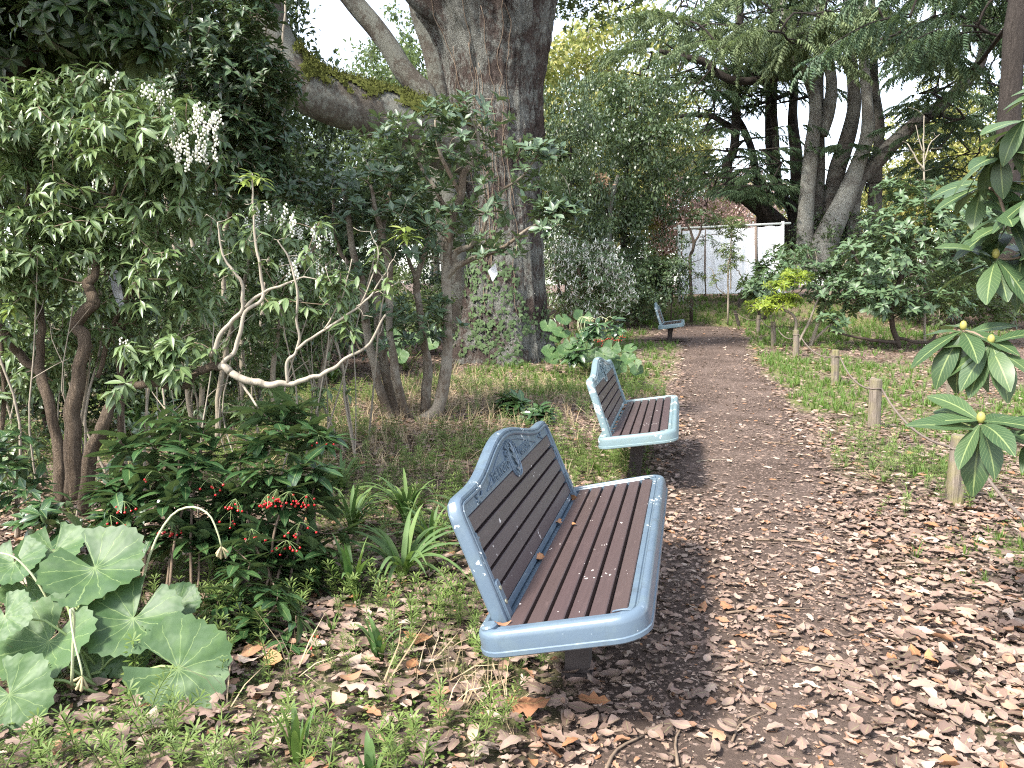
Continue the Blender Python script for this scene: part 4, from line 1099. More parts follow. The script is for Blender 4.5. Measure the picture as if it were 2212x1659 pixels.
base = gnd(40, 1160)
R_l = thing('evergreen_shrub', 'low dark broad-leaved shoots at the foot of the twisted stems, picture edge', 'shrub', tuple(base))
tips, U = blobs([(30, 1060, 4.0, 60, 70, .25, 16), (90, 1110, 3.9, 50, 50, .2, 12), (10, 960, 4.1, 40, 80, .2, 10), (250, 1000, 5.0, 40, 60, .2, 8), (200, 1140, 4.1, 60, 25, .2, 8), (330, 900, 5.6, 90, 50, .3, 14)])
bush(R_l, [stem([(40, 1160, 4.0, 8), (35, 1080, 4.0, 7), (20, 980, 4.1, 5)], 8, .003), stem([(70, 1160, 4.0, 8), (90, 1110, 3.9, 6)], 6, .003)], tips, upish(U, .8, .8), 7, .10, ELLIP, CEL, M['ardisia'], 120, M['twig'], M['twig'], .006, .002, 75)
# second andromeda, hanging flowers, behind
base = gnd(560, 960)
R_q = thing('andromeda_shrub', 'smaller flowering shrub behind the pale dry branches, thin grey stems', 'shrub', tuple(base))
st = [stem([(470, 950, 6.2, 12), (480, 800, 6.2, 11), (520, 640, 6.2, 9), (560, 480, 6.2, 6)], 16, .004), stem([(600, 950, 6.4, 12), (590, 800, 6.4, 11), (620, 640, 6.3, 9), (690, 520, 6.2, 6)], 16, .004),
      stem([(420, 950, 6.5, 12), (400, 760, 6.5, 11), (440, 600, 6.5, 9), (460, 460, 6.5, 5)], 16, .004), stem([(680, 940, 6.6, 10), (700, 780, 6.6, 9), (740, 640, 6.5, 6)], 14, .004)]
tips, U = blobs([(600, 540, 6.2, 130, 110, .5, 50), (480, 640, 6.3, 120, 100, .5, 30), (680, 640, 6.3, 90, 90, .5, 26), (430, 500, 6.4, 80, 90, .4, 18), (560, 740, 6.5, 160, 70, .5, 24), (400, 760, 6.4, 100, 90, .5, 20), (640, 830, 6.6, 120, 50, .4, 12), (470, 880, 6.5, 90, 50, .4, 10)], 2.8)
bush(R_q, st, tips, upish(U, 1.1, .6), 10, .10, LANCE, CLANCE, M['pieris'], 120, M['twig_grey'], M['twig_grey'], .010, .002, 102)
for px, py, n in [(600, 460, 6), (650, 480, 6), (690, 490, 5), (560, 470, 3), (655, 550, 8), (610, 560, 5)]:
    for k in range(n): raceme(R_q, at(px + RNG.normal(0, 18), py + RNG.normal(0, 10), 6.0), RNG.uniform(.08, .14))

thin_stems(R_q, 14, 330, 800, 1000, 600, 5.8, 7.4, 'twig_grey', 3, 7); thin_stems(R_q, 7, 400, 780, 1000, 640, 5.8, 6.8, 'twig_pale', 3, 5)
# coral berry (ardisia) with red berries
BV, BF = subdiv_ball(.0058)
berry_me = Geo().add(BV, BF).mesh('berry', M['berry'])
def berries(root, p, n, sz=1.0, spread=.022):
    g = Geo(); c = p + A(0, 0, .05); pts_ = []
    for k in range(n):
        b = p + RNG.normal(0, 1, 3) * A(spread * 1.5, spread * 1.2, spread * .5) * sz; pts_.append(b)
        V, F = tube(spline([c, (c + b) / 2 + A(0, 0, .008), b + A(0, 0, .004)], 4), .0009 * sz, 3, False); g.add(V, F)
    o = g.build('berry_cluster', M['petiole'], root)
    for b in pts_: place(berry_me, 'berry', np.eye(3), b, sz * RNG.uniform(.85, 1.1), o)
def ardisia(label, base_px, heads, depth, keep, stems_n, blen=.13, bl=(), group=None):
    base = gnd(*base_px); root = thing('coral_berry_plant', label, 'plant', tuple(base), group)
    tips = np.array([at(x, y, d) for x, y, d in heads])
    st = []
    for k in range(stems_n):
        t = tips[RNG.integers(0, len(tips))]; b = base + A(RNG.normal(0, .1), RNG.normal(0, .08), -.02)
        S_ = spline([np.r_[b, .007], np.r_[(b + t) / 2 + RNG.normal(0, .03, 3), .006], np.r_[t - A(0, 0, .03), .004]], 10); st.append(S_)
    U = nrm(tips - (base + A(0, 0, .3))) * A(1, 1, .3)
    Q = np.repeat(tips, 3, 0); Q[1::3] -= A(0, 0, .06) + RNG.normal(0, .05, (len(tips), 3)); Q[2::3] -= A(0, 0, .11) + RNG.normal(0, .06, (len(tips), 3)); UU = np.repeat(U, 3, 0)
    bush(root, st, Q, upish(UU, 1.0, .5), 11, blen * 1.15, ARD, None, M['ardisia'], 300, M['twig'], M['twig'], .006, .003, 84, lenj=.3)
    for x, y, d, n in bl: berries(root, at(x, y, d), n)
    return root
def heads(n, cx, cy, d, rx, ry, rd): return [(cx + RNG.uniform(-1, 1) * rx, cy + RNG.uniform(-1, 1) * ry, d + RNG.uniform(-1, 1) * rd) for _ in range(n)]
ardisia('glossy dark green berry plant with few red berries, beside the pale twisted stem', (390, 1330), [(330, 965, 3.75), (390, 905, 3.8), (280, 1010, 3.7), (350, 1030, 3.6), (420, 1000, 3.6), (300, 1075, 3.65), (390, 1080, 3.55), (440, 930, 3.8), (250, 1040, 3.8), (470, 1060, 3.7), (340, 900, 4.0), (420, 1120, 3.7), (270, 950, 3.9), (250, 1100, 3.7), (300, 1130, 3.6), (350, 1130, 3.55), (430, 1160, 3.55), (230, 1060, 3.8)], 3.7, 155, 5, .15,
        [(270, 1105, 3.45, 7), (240, 1135, 3.45, 5), (375, 1150, 3.45, 11), (455, 1055, 3.5, 6), (330, 1040, 3.5, 2)])
ardisia('glossy dark green berry plant loaded with red berry clusters, nearer the big bench', (600, 1330), [(560, 960, 3.75), (610, 930, 3.8), (520, 1000, 3.7), (580, 1020, 3.6), (650, 1000, 3.7), (545, 1070, 3.6), (620, 1060, 3.6), (670, 1090, 3.7), (500, 1080, 3.7), (640, 880, 4.2), (600, 880, 4.2), (660, 930, 4.1), (580, 1130, 3.6), (510, 1150, 3.6), (650, 1150, 3.7), (560, 905, 4.1), (480, 1150, 3.6), (560, 1180, 3.55), (620, 1170, 3.55), (675, 1180, 3.6), (540, 1230, 3.5), (640, 1240, 3.5), (685, 1020, 3.8), (680, 940, 4.0)], 3.7, 190, 6, .14,
        [(580, 1090, 3.4, 16), (625, 1085, 3.42, 12), (510, 1100, 3.45, 8), (545, 1165, 3.4, 5), (620, 1190, 3.4, 9), (665, 1090, 3.5, 9), (600, 1080, 3.4, 10), (650, 1150, 3.45, 8), (655, 1390, 3.0, 4), (500, 1125, 3.5, 4), (690, 960, 3.9, 5)])
ardisia('low glossy shoot hugging the soil under the berry plants', (560, 1400), [(510, 1230, 3.2), (600, 1290, 3.15), (640, 1330, 3.1), (590, 1260, 3.2), (470, 1300, 3.2), (560, 1340, 3.1), (500, 1180, 3.3)], 3.2, 84, 4, .11, [])
for k, (x, y, r, lab) in enumerate([(1100, 905, 1.0, 'bigger of two low dark leafy plants above the bench back'), (1172, 915, .75, 'smaller of two low dark leafy plants, next to the lichen-spotted bench')]):
    ardisia(lab, (x, y), [(x + RNG.uniform(-30, 30) * r, y - 20 * r - RNG.uniform(0, 25) * r, gnd(x, y)[1] + RNG.uniform(-.1, .1)) for _ in range(6)], 0, 70, 2, .16 * r)

# butterbur (round toothed leaves)
def round_leaf(seed, nr=7, na=46):
    rg = np.random.default_rng(seed); V = [(0, 0, 0)]; U = [(1e-4, 1e-4, 1)]
    cup = rg.uniform(-.05, .22); ph = rg.uniform(0, 6.28, 4)
    for i in range(1, nr + 1):
        t = i / nr
        for j in range(na):
            an = math.radians(-166 + 332 * j / (na - 1))
            tooth = 1 + (.035 * ((j % 2) * 2 - 1) if i == nr else 0)
            edge = (1 + .05 * math.sin(5 * an + ph[0])) * (1 - .06 * (abs(an) / 2.9) ** 6)
            r = t * tooth * edge
            z = cup * t * t + .045 * t * t * math.sin(3 * an + ph[1]) + .02 * t * math.sin(7 * an + ph[2]) + .02 * math.sin(3 * t * 3 + ph[3]) * t + .006 * t * math.cos(2.2 * an * 7)
            z -= .06 * math.exp(-(t * 3) ** 2)
            V.append((r * math.sin(an) * .5, r * math.cos(an) * .5, z * .5)); U.append((t * math.sin(an), t * math.cos(an), 1))
    T = [np.array([(0, 1 + j + 1, 1 + j) for j in range(na - 1)])]
    Q = np.array([(1 + i * na + j, 1 + i * na + j + 1, 1 + (i + 1) * na + j + 1, 1 + (i + 1) * na + j) for i in range(nr - 1) for j in range(na - 1)])
    return np.array(V), [T[0], Q], np.array(U)
def butterbur(label, base_px, leaves, nm='butterbur_plant'):
    base = gnd(*base_px); root = thing(nm, label, 'plant', tuple(base))
    for k, (x, y, d, w_, tx, ty, rot) in enumerate(leaves):
        p = at(x, y, d); size = m(w_, d) * (1.12 if d < 5 else .78)
        up = nrm(A(tx, -1 + ty * 0, ty)); dr = A(math.sin(rot), 0, math.cos(rot)); dr = nrm(dr - up * np.dot(dr, up))
        Rm = basis(dr[None], up[None])[0]
        V, F, U = round_leaf(k * 7 + len(label)); V = (V * size) @ Rm.T + p
        o = Geo().add(V, F, RNG.random(), U).build('leaf', M['farfugium'], root)
        q_ = base + RNG.normal(0, .05, 3) * A(1, 1, 0); back = p - up * .05
        s_ = spline([q_, (q_ + back) / 2 + RNG.normal(0, .03, 3) + A(0, 0, .06), back, p - up * .002], 9)
        V, F = tube(s_, np.linspace(.0065, .004, 9) * min(1, size * 4), 6); Geo().add(V, F).build('petiole', M['petiole'], root)
    return root
# x, y, depth, width in photo px, facing: sideways / up tilt, rotation of the tip (pi = tip hangs down)
R_b = butterbur('big round toothed butterbur leaves growing in a clump below the twisted stems', (230, 1480), [
    (205, 1225, 3.0, 195, .1, 1.6, 2.6), (288, 1335, 2.85, 185, .1, 1.5, 3.3), (385, 1445, 2.65, 215, .05, .55, 1.9), (105, 1385, 2.75, 200, -.1, 1.3, 3.3), (10, 1330, 2.7, 110, .1, 1.0, 2.8), (20, 1500, 2.5, 170, .2, .7, 2.6),
    (140, 1490, 2.75, 190, .0, .9, 3.0), (275, 1415, 2.8, 95, .1, .8, 2.2), (385, 1305, 3.0, 90, .2, 1.3, 2.2), (30, 1215, 3.1, 120, .0, 1.5, 3.0), (115, 1190, 3.2, 130, .1, 1.8, 3.0), (60, 1270, 3.1, 100, .1, 1.2, 2.6), (150, 1250, 3.15, 110, -.2, 1.2, 2.6)])
def seedstalk(pts_, heads_, root):
    s_ = spline([at(*p) for p in pts_], 18); V, F = tube(s_, np.linspace(.0055, .003, 18), 7); o = Geo().add(V, F).build('flower_stalk', M['stalk_pale'], root)
    e = s_[-1]
    for k in range(heads_):
        d = nrm(A(RNG.normal(0, .7), RNG.normal(0, .5), -1)); q_ = e + d * RNG.uniform(.02, .04)
        V, F = tube([e, q_, q_ + d * .012, q_ + d * .018], [.0015, .0045, .0055, .001], 6, True, .15); Geo().add(V, F).build('seed_head', M['seedhead'], o)
seedstalk([(155, 1480, 2.6), (158, 1400, 2.58), (160, 1325, 2.56), (152, 1320, 2.55), (160, 1380, 2.52), (175, 1440, 2.5), (178, 1460, 2.5)], 7, R_b)
seedstalk([(280, 1390, 3.1), (320, 1210, 3.1), (365, 1120, 3.1), (410, 1095, 3.08), (450, 1110, 3.06), (470, 1150, 3.05), (478, 1180, 3.05)], 7, R_b)
seedstalk([(150, 1420, 2.9), (100, 1290, 2.9), (40, 1210, 2.9), (-20, 1190, 2.9)], 3, R_b)
lv = [(1220 + RNG.uniform(-40, 60), 740 + RNG.uniform(-55, 40), 12.3 + RNG.uniform(-.5, .5), RNG.uniform(34, 58), RNG.uniform(-.4, .4), RNG.uniform(.6, 1.8), RNG.uniform(2.4, 3.8)) for _ in range(20)]
lv += [(1340 + RNG.uniform(-40, 40), 770 + RNG.uniform(-20, 35), 11.0 + RNG.uniform(-.4, .4), RNG.uniform(30, 52), RNG.uniform(-.4, .4), RNG.uniform(.6, 1.8), RNG.uniform(2.4, 3.8)) for _ in range(18)]
R_b2 = butterbur('clump of round leaves at the foot of the great trunk, with arching pale stalks', (1270, 800), lv)
for k in range(6):
    x = 1210 + RNG.uniform(0, 100); seedstalk([(x + 20, 740, 12.2), (x + 5, 705, 12.2), (x + 12, 685, 12.2), (x + 30, 690, 12.1)], 3, R_b2)
ardisia('upright berry plant with red berry ring beside the round leaf clump near the great trunk', (1310, 770), [(x + RNG.uniform(-22, 22), y + RNG.uniform(-15, 15), 11.8 + RNG.uniform(-.2, .2)) for x, y in [(1330, 690), (1310, 690), (1345, 705), (1265, 745), (1280, 730), (1290, 755), (1250, 755)]], 0, 84, 3, .15,
        [(1300, 738, 11.6, 14), (1318, 732, 11.6, 14), (1335, 735, 11.6, 12), (1345, 728, 11.6, 10), (1310, 745, 11.6, 10), (1290, 735, 11.6, 8)])
lv = [(880 + RNG.uniform(-60, 60), 745 + RNG.uniform(-30, 25), 10.5 + RNG.uniform(-.6, .6), RNG.uniform(35, 60), RNG.uniform(-.4, .4), RNG.uniform(.8, 1.8), RNG.uniform(2.4, 3.8)) for _ in range(12)]
butterbur('round leaf clump half hidden behind the many-stemmed shrub', (880, 800), lv)

# strap-leaved iris tufts
def straps(label, base_px, n, length, wd, spread, mat='strap', keepup=.8):
    base = gnd(*base_px); root = thing('iris_tuft', label, 'plant', tuple(base))
    for k in range(n):
        an = RNG.uniform(0, 6.283); d = A(math.cos(an), math.sin(an), 0); L = length * RNG.uniform(.6, 1.1); sp = spread * RNG.uniform(.3, 1.2)
        V, U = [], []; s_ = A(-d[1], d[0], 0); b = base + d * RNG.uniform(0, .03); N_ = 9
        for i in range(N_ + 1):
            t = i / N_; hgt = L * (keepup * t - sp * .55 * t * t * t); out = L * sp * .8 * t ** 1.6
            c = b + d * out + A(0, 0, max(hgt, .02 if t > .2 else 0)); w2 = wd * .5 * (1 - t ** 3) * (.75 + .4 * min(1, t * 3)) + .0008
            for q_ in (-1, 0, 1):
                V.append(c + s_ * q_ * w2 + A(0, 0, abs(q_) * w2 * .35)); U.append((q_ * .5 + .5, t, 1))
        F = np.array([(i * 3 + q_, i * 3 + q_ + 1, i * 3 + q_ + 4, i * 3 + q_ + 3) for i in range(N_) for q_ in (0, 1)])
        Geo().add(V, F, RNG.random(), np.array(U)).build('leaf', M[mat], root)
    return root
straps('tall dark strap leaves standing in a fan beside the big bench corner', (760, 1290), 24, .44, .026, .55)
straps('pale short iris tuft rising alone from the litter near the big bench', (820, 1425), 14, .26, .022, .5)
straps('arching bright strap leaves spilling behind the big bench back', (880, 1130), 41, .55, .022, 1.0)
straps('sprawling yellow-tipped strap leaves lying towards the bench', (870, 1250), 28, .58, .026, 1.15)
straps('narrow strap leaf shoot beside the berry plant stalks', (680, 1280), 14, .36, .024, .3)
straps('single broad blades at the lower edge among weed stems', (640, 1640), 8, .30, .022, .35)
straps('few upright blades in the lower corner beside the litter', (800, 1690), 8, .22, .024, .4)
straps('pale strap leaf tuft between the stems of the many-stemmed shrub', (870, 790), 25, .6, .03, .9)
straps('yellow-green strap leaves in the light gap behind the twisted stems', (300, 950), 35, .7, .03, .9, 'strap')
straps('yellow-green strap leaves beside the dry grass patch', (720, 830), 25, .55, .028, .9)

straps('strap leaves beside the berry plant, facing the bench back', (760, 1150), 26, .5, .024, .9)
straps('thin arching strap leaves under the bench shoulder', (930, 1180), 24, .42, .02, 1.0)
straps('strap leaves at the grassy gap above the berry plants', (740, 1060), 20, .45, .022, .9)
# many-stemmed shrub before the great trunk
base = gnd(905, 905); D8 = float(base[1])
R_m = thing('evergreen_shrub', 'many-stemmed smooth-barked shrub with blue-green leaf tufts before the great trunk', 'shrub', tuple(base))
st = [stem([(852, 918, D8 - .05, 20), (830, 870, D8, 20), (804, 770, D8, 18), (790, 690, D8, 18), (782, 605, D8, 16), (765, 555, D8, 14), (750, 450, D8, 12), (742, 400, D8, 7)], 24, .004),
      stem([(868, 905, D8, 22), (850, 880, D8 + .1, 20), (833, 803, D8 + .1, 20), (819, 713, D8 + .1, 20), (814, 620, D8 + .1, 18), (817, 553, D8 + .1, 17), (830, 470, D8 + .2, 12), (850, 380, D8 + .3, 7)], 24, .004),
      stem([(878, 905, D8, 18), (857, 820, D8 - .1, 20), (843, 720, D8 - .1, 15), (840, 620, D8 - .1, 18), (837, 553, D8 - .1, 17), (815, 470, D8 - .2, 12), (800, 400, D8 - .2, 6)], 22, .004),
      stem([(918, 895, D8 + .1, 22), (924, 800, D8 + .1, 21), (918, 753, D8 + .1, 17), (904, 653, D8 + .1, 15), (900, 603, D8 + .1, 14), (915, 555, D8 + .1, 11), (930, 470, D8, 8)], 22, .004),
      stem([(905, 915, D8 - .05, 30), (945, 880, D8 - .1, 28), (963, 793, D8 - .1, 26), (967, 720, D8 - .1, 21), (963, 620, D8 - .1, 20), (967, 550, D8 - .1, 20), (975, 470, D8 - .1, 20), (995, 420, D8 - .1, 18), (1003, 375, D8 - .1, 14), (1025, 345, D8 - .1, 10), (1033, 300, D8 - .1, 7), (1010, 240, D8 - .1, 4)], 34, .003),
      stem([(964, 603, D8 - .1, 14), (990, 573, D8 - .2, 13), (1035, 555, D8 - .3, 11), (1085, 535, D8 - .4, 8), (1150, 490, D8 - .5, 6), (1220, 460, D8 - .5, 4)], 18, .004),
      stem([(967, 590, D8 - .1, 14), (985, 545, D8 - .1, 13), (1020, 530, D8 - .2, 12), (1047, 490, D8 - .3, 8), (1060, 430, D8 - .3, 6), (1130, 380, D8 - .4, 5), (1170, 320, D8 - .5, 3)], 20, .004),
      stem([(900, 603, D8 + .1, 10), (880, 555, D8 + .1, 8), (860, 480, D8 + .2, 5)], 10, .004),
      stem([(782, 605, D8, 10), (725, 520, D8 + .1, 8), (720, 420, D8 + .2, 5)], 10, .006),
      stem([(995, 420, D8 - .1, 10), (950, 330, D8 - .2, 8), (940, 260, D8 - .2, 4)], 10, .006),
      stem([(970, 460, D8 - .1, 10), (900, 340, D8 + .1, 7), (880, 270, D8 + .1, 4)], 10, .006)]
tips, U = blobs([(1000, 250, D8 - .2, 110, 60, .6, 15), (940, 310, D8, 150, 70, .9, 44), (830, 380, D8 + .2, 130, 90, .9, 56), (760, 450, D8 + .2, 80, 90, .8, 34), (890, 480, D8, 130, 90, .9, 46), (1020, 440, D8 - .3, 90, 90, .6, 10), (1130, 400, D8 - .4, 90, 80, .5, 9), (1210, 470, D8 - .5, 65, 40, .4, 18), (1160, 330, D8 - .5, 60, 25, .3, 9), (1080, 540, D8 - .5, 90, 40, .4, 8), (760, 600, D8 + .2, 60, 60, .5, 14), (1240, 455, D8 - .5, 30, 18, .2, 6), (870, 700, D8, 100, 60, .5, 14), (950, 690, D8 - .2, 60, 50, .3, 8)], 2.4)
bush(R_m, st, tips, upish(U, .9, .7), 8, .122, OBOV, COB, M['bluegreen'], 300, M['twig_grey'], M['bark_smooth'], .016, .0028, 62, sag=-.05)
yt2 = np.array([at(x, y, D8 - .6) for x, y in [(870, 498), (885, 505), (860, 507)]])
Rm, P, S = whorls(yt2, np.tile(A(0, 0, 1), (3, 1)), 8, .12, 80)
for k in range(len(P)): place(ym[k % 3], 'young_leaf', Rm[k], P[k], S[k], R_m)
# white diamond plate and its wire; grey plate in the andromeda
p = at(1064, 588, D8 - .35)
O = np.array([(0, -.105), (.058, -.02), (.035, .10), (-.052, .015)]) * .95
r_ = thing('plant_label', 'white diamond-shaped plate hanging from a branch against the ivy trunk', 'label', tuple(p))
V, F = prism(O, -.002, .002); V = np.c_[V[:, 0], V[:, 2], V[:, 1]]; Geo().add(V + p, F[::-1]).build('plate', M['tag_white'], r_, False)
V, F = tube([p + A(.03, 0, .092), p + A(.02, 0, .13), p + A(.0, .05, .17)], .0015, 4); Geo().add(V, F).build('wire', M['iron'], r_)
p = at(459 / 1.8228, 1140 / 1.8228, 4.75)
r_ = thing('plant_label', 'grey metal plate hanging edge-on among the andromeda stems', 'label', tuple(p))
V, F = prism(np.array([(-.02, .13), (-.045, .06), (.015, -.14), (.045, -.09), (.02, .11)]) , -.003, .003); V = np.c_[V[:, 0], V[:, 2], V[:, 1]]; Geo().add(V + p, F).build('plate', M['tag_grey'], r_, False)
V, F = tube([p + A(0, 0, .12), p + A(.01, 0, .2)], .0015, 4); Geo().add(V, F).build('wire', M['iron'], r_)

# rhododendron that leans into the picture, big leathery leaves and buds
base = gnd(2330, 1330)
R_r = thing('rhododendron_shrub', 'large-leaved rhododendron with fat yellow buds leaning in before the rope posts', 'shrub', tuple(base))
wh = [(2118, 915, 2.75, 10, 0), (2080, 715, 3.1, 9, 0), (2140, 745, 3.0, 9, 0), (2150, 560, 3.1, 9, 0), (2172, 470, 3.1, 9, 0), (2160, 330, 3.1, 9, 0), (2215, 260, 3.0, 9, 0), (2240, 420, 3.0, 8, 0), (2210, 545, 3.2, 8, 0), (2120, 400, 3.3, 7, 0), (2260, 940, 2.8, 8, 0), (2280, 320, 3.1, 8, 0), (2330, 500, 3.0, 8, 0), (2360, 650, 3.2, 8, 0), (2340, 800, 2.9, 8, 0), (2420, 560, 3.0, 8, 0), (2380, 400, 3.2, 8, 0), (2320, 280, 3.3, 8, 0), (2440, 740, 3.1, 8, 0), (2400, 900, 3.1, 8, 0), (2300, 700, 3.4, 8, 0), (2260, 520, 3.5, 8, 0), (2350, 560, 3.6, 8, 0), (2300, 180, 3.1, 8, 0),]
tips = np.array([at(x, y, d) for x, y, d, n, f in wh])
st = [stem([(2330, 1330, 3.0, 30), (2320, 1050, 3.0, 26), (2290, 800, 3.05, 22), (2270, 560, 3.05, 18), (2240, 420, 3.05, 12), (2215, 300, 3.0, 8)], 20, .003), stem([(2300, 980, 3.0, 16), (2240, 930, 2.85, 10), (2180, 925, 2.78, 8), (2118, 930, 2.75, 7)], 10, .003), stem([(2300, 860, 3.05, 16), (2240, 800, 3.0, 12), (2180, 775, 3.0, 9), (2140, 760, 3.0, 7)], 10, .003)]
tubes, dd = connect(st, tips, .012, .006, .0, 5)
for k, (P_, r_k) in enumerate(tubes):
    V, F = tube(P_, r_k, 8, True, .06); Geo().add(V, F).build('stem' if k < 3 else 'twig', M['twig'] if k else M['twig_dark'], R_r)
Rm, P, S = whorls(tips, nrm(np.c_[tips[:, 0] * 0 - .25, tips[:, 0] * 0 - .25, tips[:, 0] * 0 + 1]), np.array([q_[3] + 3 for q_ in wh]), .225, 106, 20, .18, .015)
foliage(R_r, RHOD, Rm, P, S, M['rhodo'], 300)
BV2, BF2 = subdiv_ball(1)
bm = Geo().add(BV2 * A(.014, .014, .021), BF2).mesh('bud', M['bud'])
for k, t in enumerate(tips):
    if k in (0, 1, 2, 3, 5, 9): place(bm, 'bud', np.eye(3), t + A(0, 0, .022), RNG.uniform(.85, 1.1), R_r)
    else: place(bm, 'bud', np.eye(3), t + A(0, 0, .015), .55, R_r)

# mid rhododendrons
def rhodo(label, base_px, depth, stems, spec, n, length, keep, mat='rhodo_mid', tw='twig_dark', spread=78, nm='rhododendron_shrub', lf=None, cl_=None, group=None, r0=.02):
    base = at(base_px[0], base_px[1], depth); base[2] = float(gz(base[0], base[1])); root = thing(nm, label, 'shrub', tuple(base), group)
    tips, U = blobs(spec, 1.7)
    tips[:, 2] = np.maximum(tips[:, 2], gz(tips[:, 0], tips[:, 1]) + .12)
    bush(root, [stem(s, 14, .006) for s in stems], tips, upish(U, .9, .8), n, length, lf or RHOD[:3], cl_ or COB, M[mat], keep, M[tw], M[tw], r0, .004, spread)
    return root
dR = float(gnd(1945, 752)[1])
rhodo('broad dark-leaved rhododendron behind the rope, bare crooked trunk under it', (1945, 752), dR, [[(1945, 752, dR, 12), (1930, 710, dR, 11), (1925, 660, dR, 10), (1945, 600, dR, 9), (1980, 520, dR, 6)], [(1935, 740, dR, 9), (1890, 735, dR - .2, 7), (1835, 725, dR - .3, 5), (1790, 715, dR - .4, 4)], [(1925, 670, dR, 9), (1870, 600, dR, 8), (1840, 540, dR, 5)], [(1945, 600, dR, 8), (2050, 560, dR + .3, 7), (2120, 500, dR + .3, 5)], [(1940, 730, dR, 7), (2000, 740, dR, 6), (2040, 700, dR, 4)]],
      [(1900, 560, dR, 120, 70, 1.4, 95), (2010, 480, dR + .2, 150, 60, 1.5, 110), (2090, 560, dR + .4, 120, 80, 1.5, 80), (1860, 640, dR - .2, 90, 50, 1.0, 55), (1980, 650, dR, 120, 40, 1.2, 60), (1800, 690, dR - .5, 35, 25, .4, 12), (2150, 470, dR + .5, 90, 60, 1.2, 50), (1960, 410, dR + .3, 70, 25, .8, 26)], 9, .17, 300)
dL = dR + 1.5
rhodo('lime green shrub with layered bright leaf tufts over a forked trunk', (1720, 770), dL - 1, [[(1728, 765, dL - 1, 8), (1720, 720, dL - 1, 7), (1712, 680, dL - 1, 6), (1660, 660, dL - 1, 4)], [(1725, 740, dL - 1, 6), (1745, 700, dL - 1, 5), (1770, 640, dL - 1, 4)]],
      [(1650, 660, dL - 1, 40, 12, .5, 34), (1690, 648, dL - 1, 45, 14, .5, 34), (1690, 615, dL - 1, 35, 10, .5, 22), (1720, 600, dL - 1, 35, 14, .5, 20), (1710, 590, dL - .8, 30, 10, .4, 14)], 9, .13, 200, 'goldgreen', 'twig_grey', 70, 'azalea_shrub', LANCE, CLANCE)
rhodo('airy green shrub with thin grey stems beside the lime green one', (1745, 765), dL - .8, [[(1745, 765, dL - .8, 8), (1770, 690, dL - .8, 7), (1800, 620, dL - .8, 5), (1830, 560, dL - .8, 3)], [(1750, 740, dL - .8, 6), (1820, 680, dL - .6, 4)]],
      [(1770, 600, dL - .6, 60, 60, .8, 46), (1800, 650, dL - .6, 50, 40, .6, 22), (1740, 570, dL, 40, 40, .6, 24)], 8, .13, 150, 'rhodo_mid', 'twig_grey')
rhodo('dark low rhododendron before the right part of the cloth screen', (1640, 690), 22, [[(1640, 690, 22, 7), (1640, 650, 22, 6), (1650, 610, 22, 4)], [(1650, 690, 22.3, 7), (1690, 640, 22.3, 5)]],
      [(1640, 620, 22, 45, 35, 1.0, 55), (1685, 590, 22.5, 45, 40, 1.0, 50), (1640, 575, 23, 20, 12, .4, 8), (1700, 550, 23.5, 50, 25, .8, 34)], 8, .19, 120)
rhodo('pale variegated low shrub at the shaded edge beyond the grass strip', (2130, 760), dR + 2, [[(2130, 760, dR + 2, 8), (2120, 700, dR + 2, 6), (2110, 660, dR + 2, 4)]], [(2080, 640, dR + 2, 60, 30, .8, 34), (2140, 670, dR + 1.5, 70, 45, .8, 46), (2190, 620, dR + 2, 60, 50, .8, 40)], 8, .14, 100, 'midgreen', 'twig_grey')

# dark upright evergreen behind the andromeda, and the shaded overhead bough
base = at(480, 1000, 7.6); base[2] = float(gz(base[0], base[1]))
R_h = thing('evergreen_shrub', 'tall dark small-leaved evergreen with thin upright twigs under the mossy limb', 'shrub', tuple(base))
st = [stem([(x0, 980, 7.6 + dz, 12), (x0 + 5, 700, 7.6 + dz, 11), (x1, 350, 7.5 + dz, 8), (x1 + 10, 120, 7.4 + dz, 5), (x1 + 20, -40, 7.4 + dz, 3)], 18, .006) for x0, x1, dz in ((430, 400, 0), (480, 470, .4), (520, 560, .2), (440, 520, .6), (400, 350, .5), (560, 600, .9))]
tips, U = blobs([(450, 90, 7.5, 110, 110, .7, 120), (540, 180, 7.5, 90, 100, .7, 90), (480, 300, 7.5, 130, 90, .7, 110), (590, 300, 7.7, 70, 60, .6, 46), (400, 220, 7.6, 90, 110, .7, 70), (520, 400, 7.7, 130, 70, .7, 80), (620, 400, 8, 80, 60, .6, 40), (430, -40, 7.5, 120, 70, .7, 50), (550, 70, 7.2, 55, 110, .4, 40), (600, 180, 7.3, 55, 45, .4, 22), (560, -30, 7.2, 50, 40, .4, 20)], 2.4)
bush(R_h, st, tips, upish(U, .8, .8), 8, .095, ELLIP, CEL, M['holly'], 150, M['twig_grey'], M['twig_grey'], .010, .0025, 70)
base = at(-60, 900, 5.6); base[2] = float(gz(base[0], base[1]))
R_c = thing('camellia_tree', 'shaded dark broad-leaved tree with a bough reaching over the corner', 'tree', tuple(base))
st = [stem([(-140, 1000, 5.6, 60), (-130, 600, 5.6, 56), (-90, 330, 5.6, 50), (-10, 195, 5.6, 44), (50, 120, 5.6, 36), (110, 60, 5.6, 30), (170, 30, 5.6, 22), (290, -10, 5.6, 14), (360, -40, 5.5, 8)], 30, .006), stem([(-80, 320, 5.6, 26), (-20, 160, 5.7, 20), (0, 60, 5.7, 14), (20, -60, 5.7, 9)], 14, .006), stem([(72, 100, 5.6, 16), (68, 50, 5.6, 12), (66, 0, 5.6, 9), (70, -60, 5.6, 6)], 10, .004)]
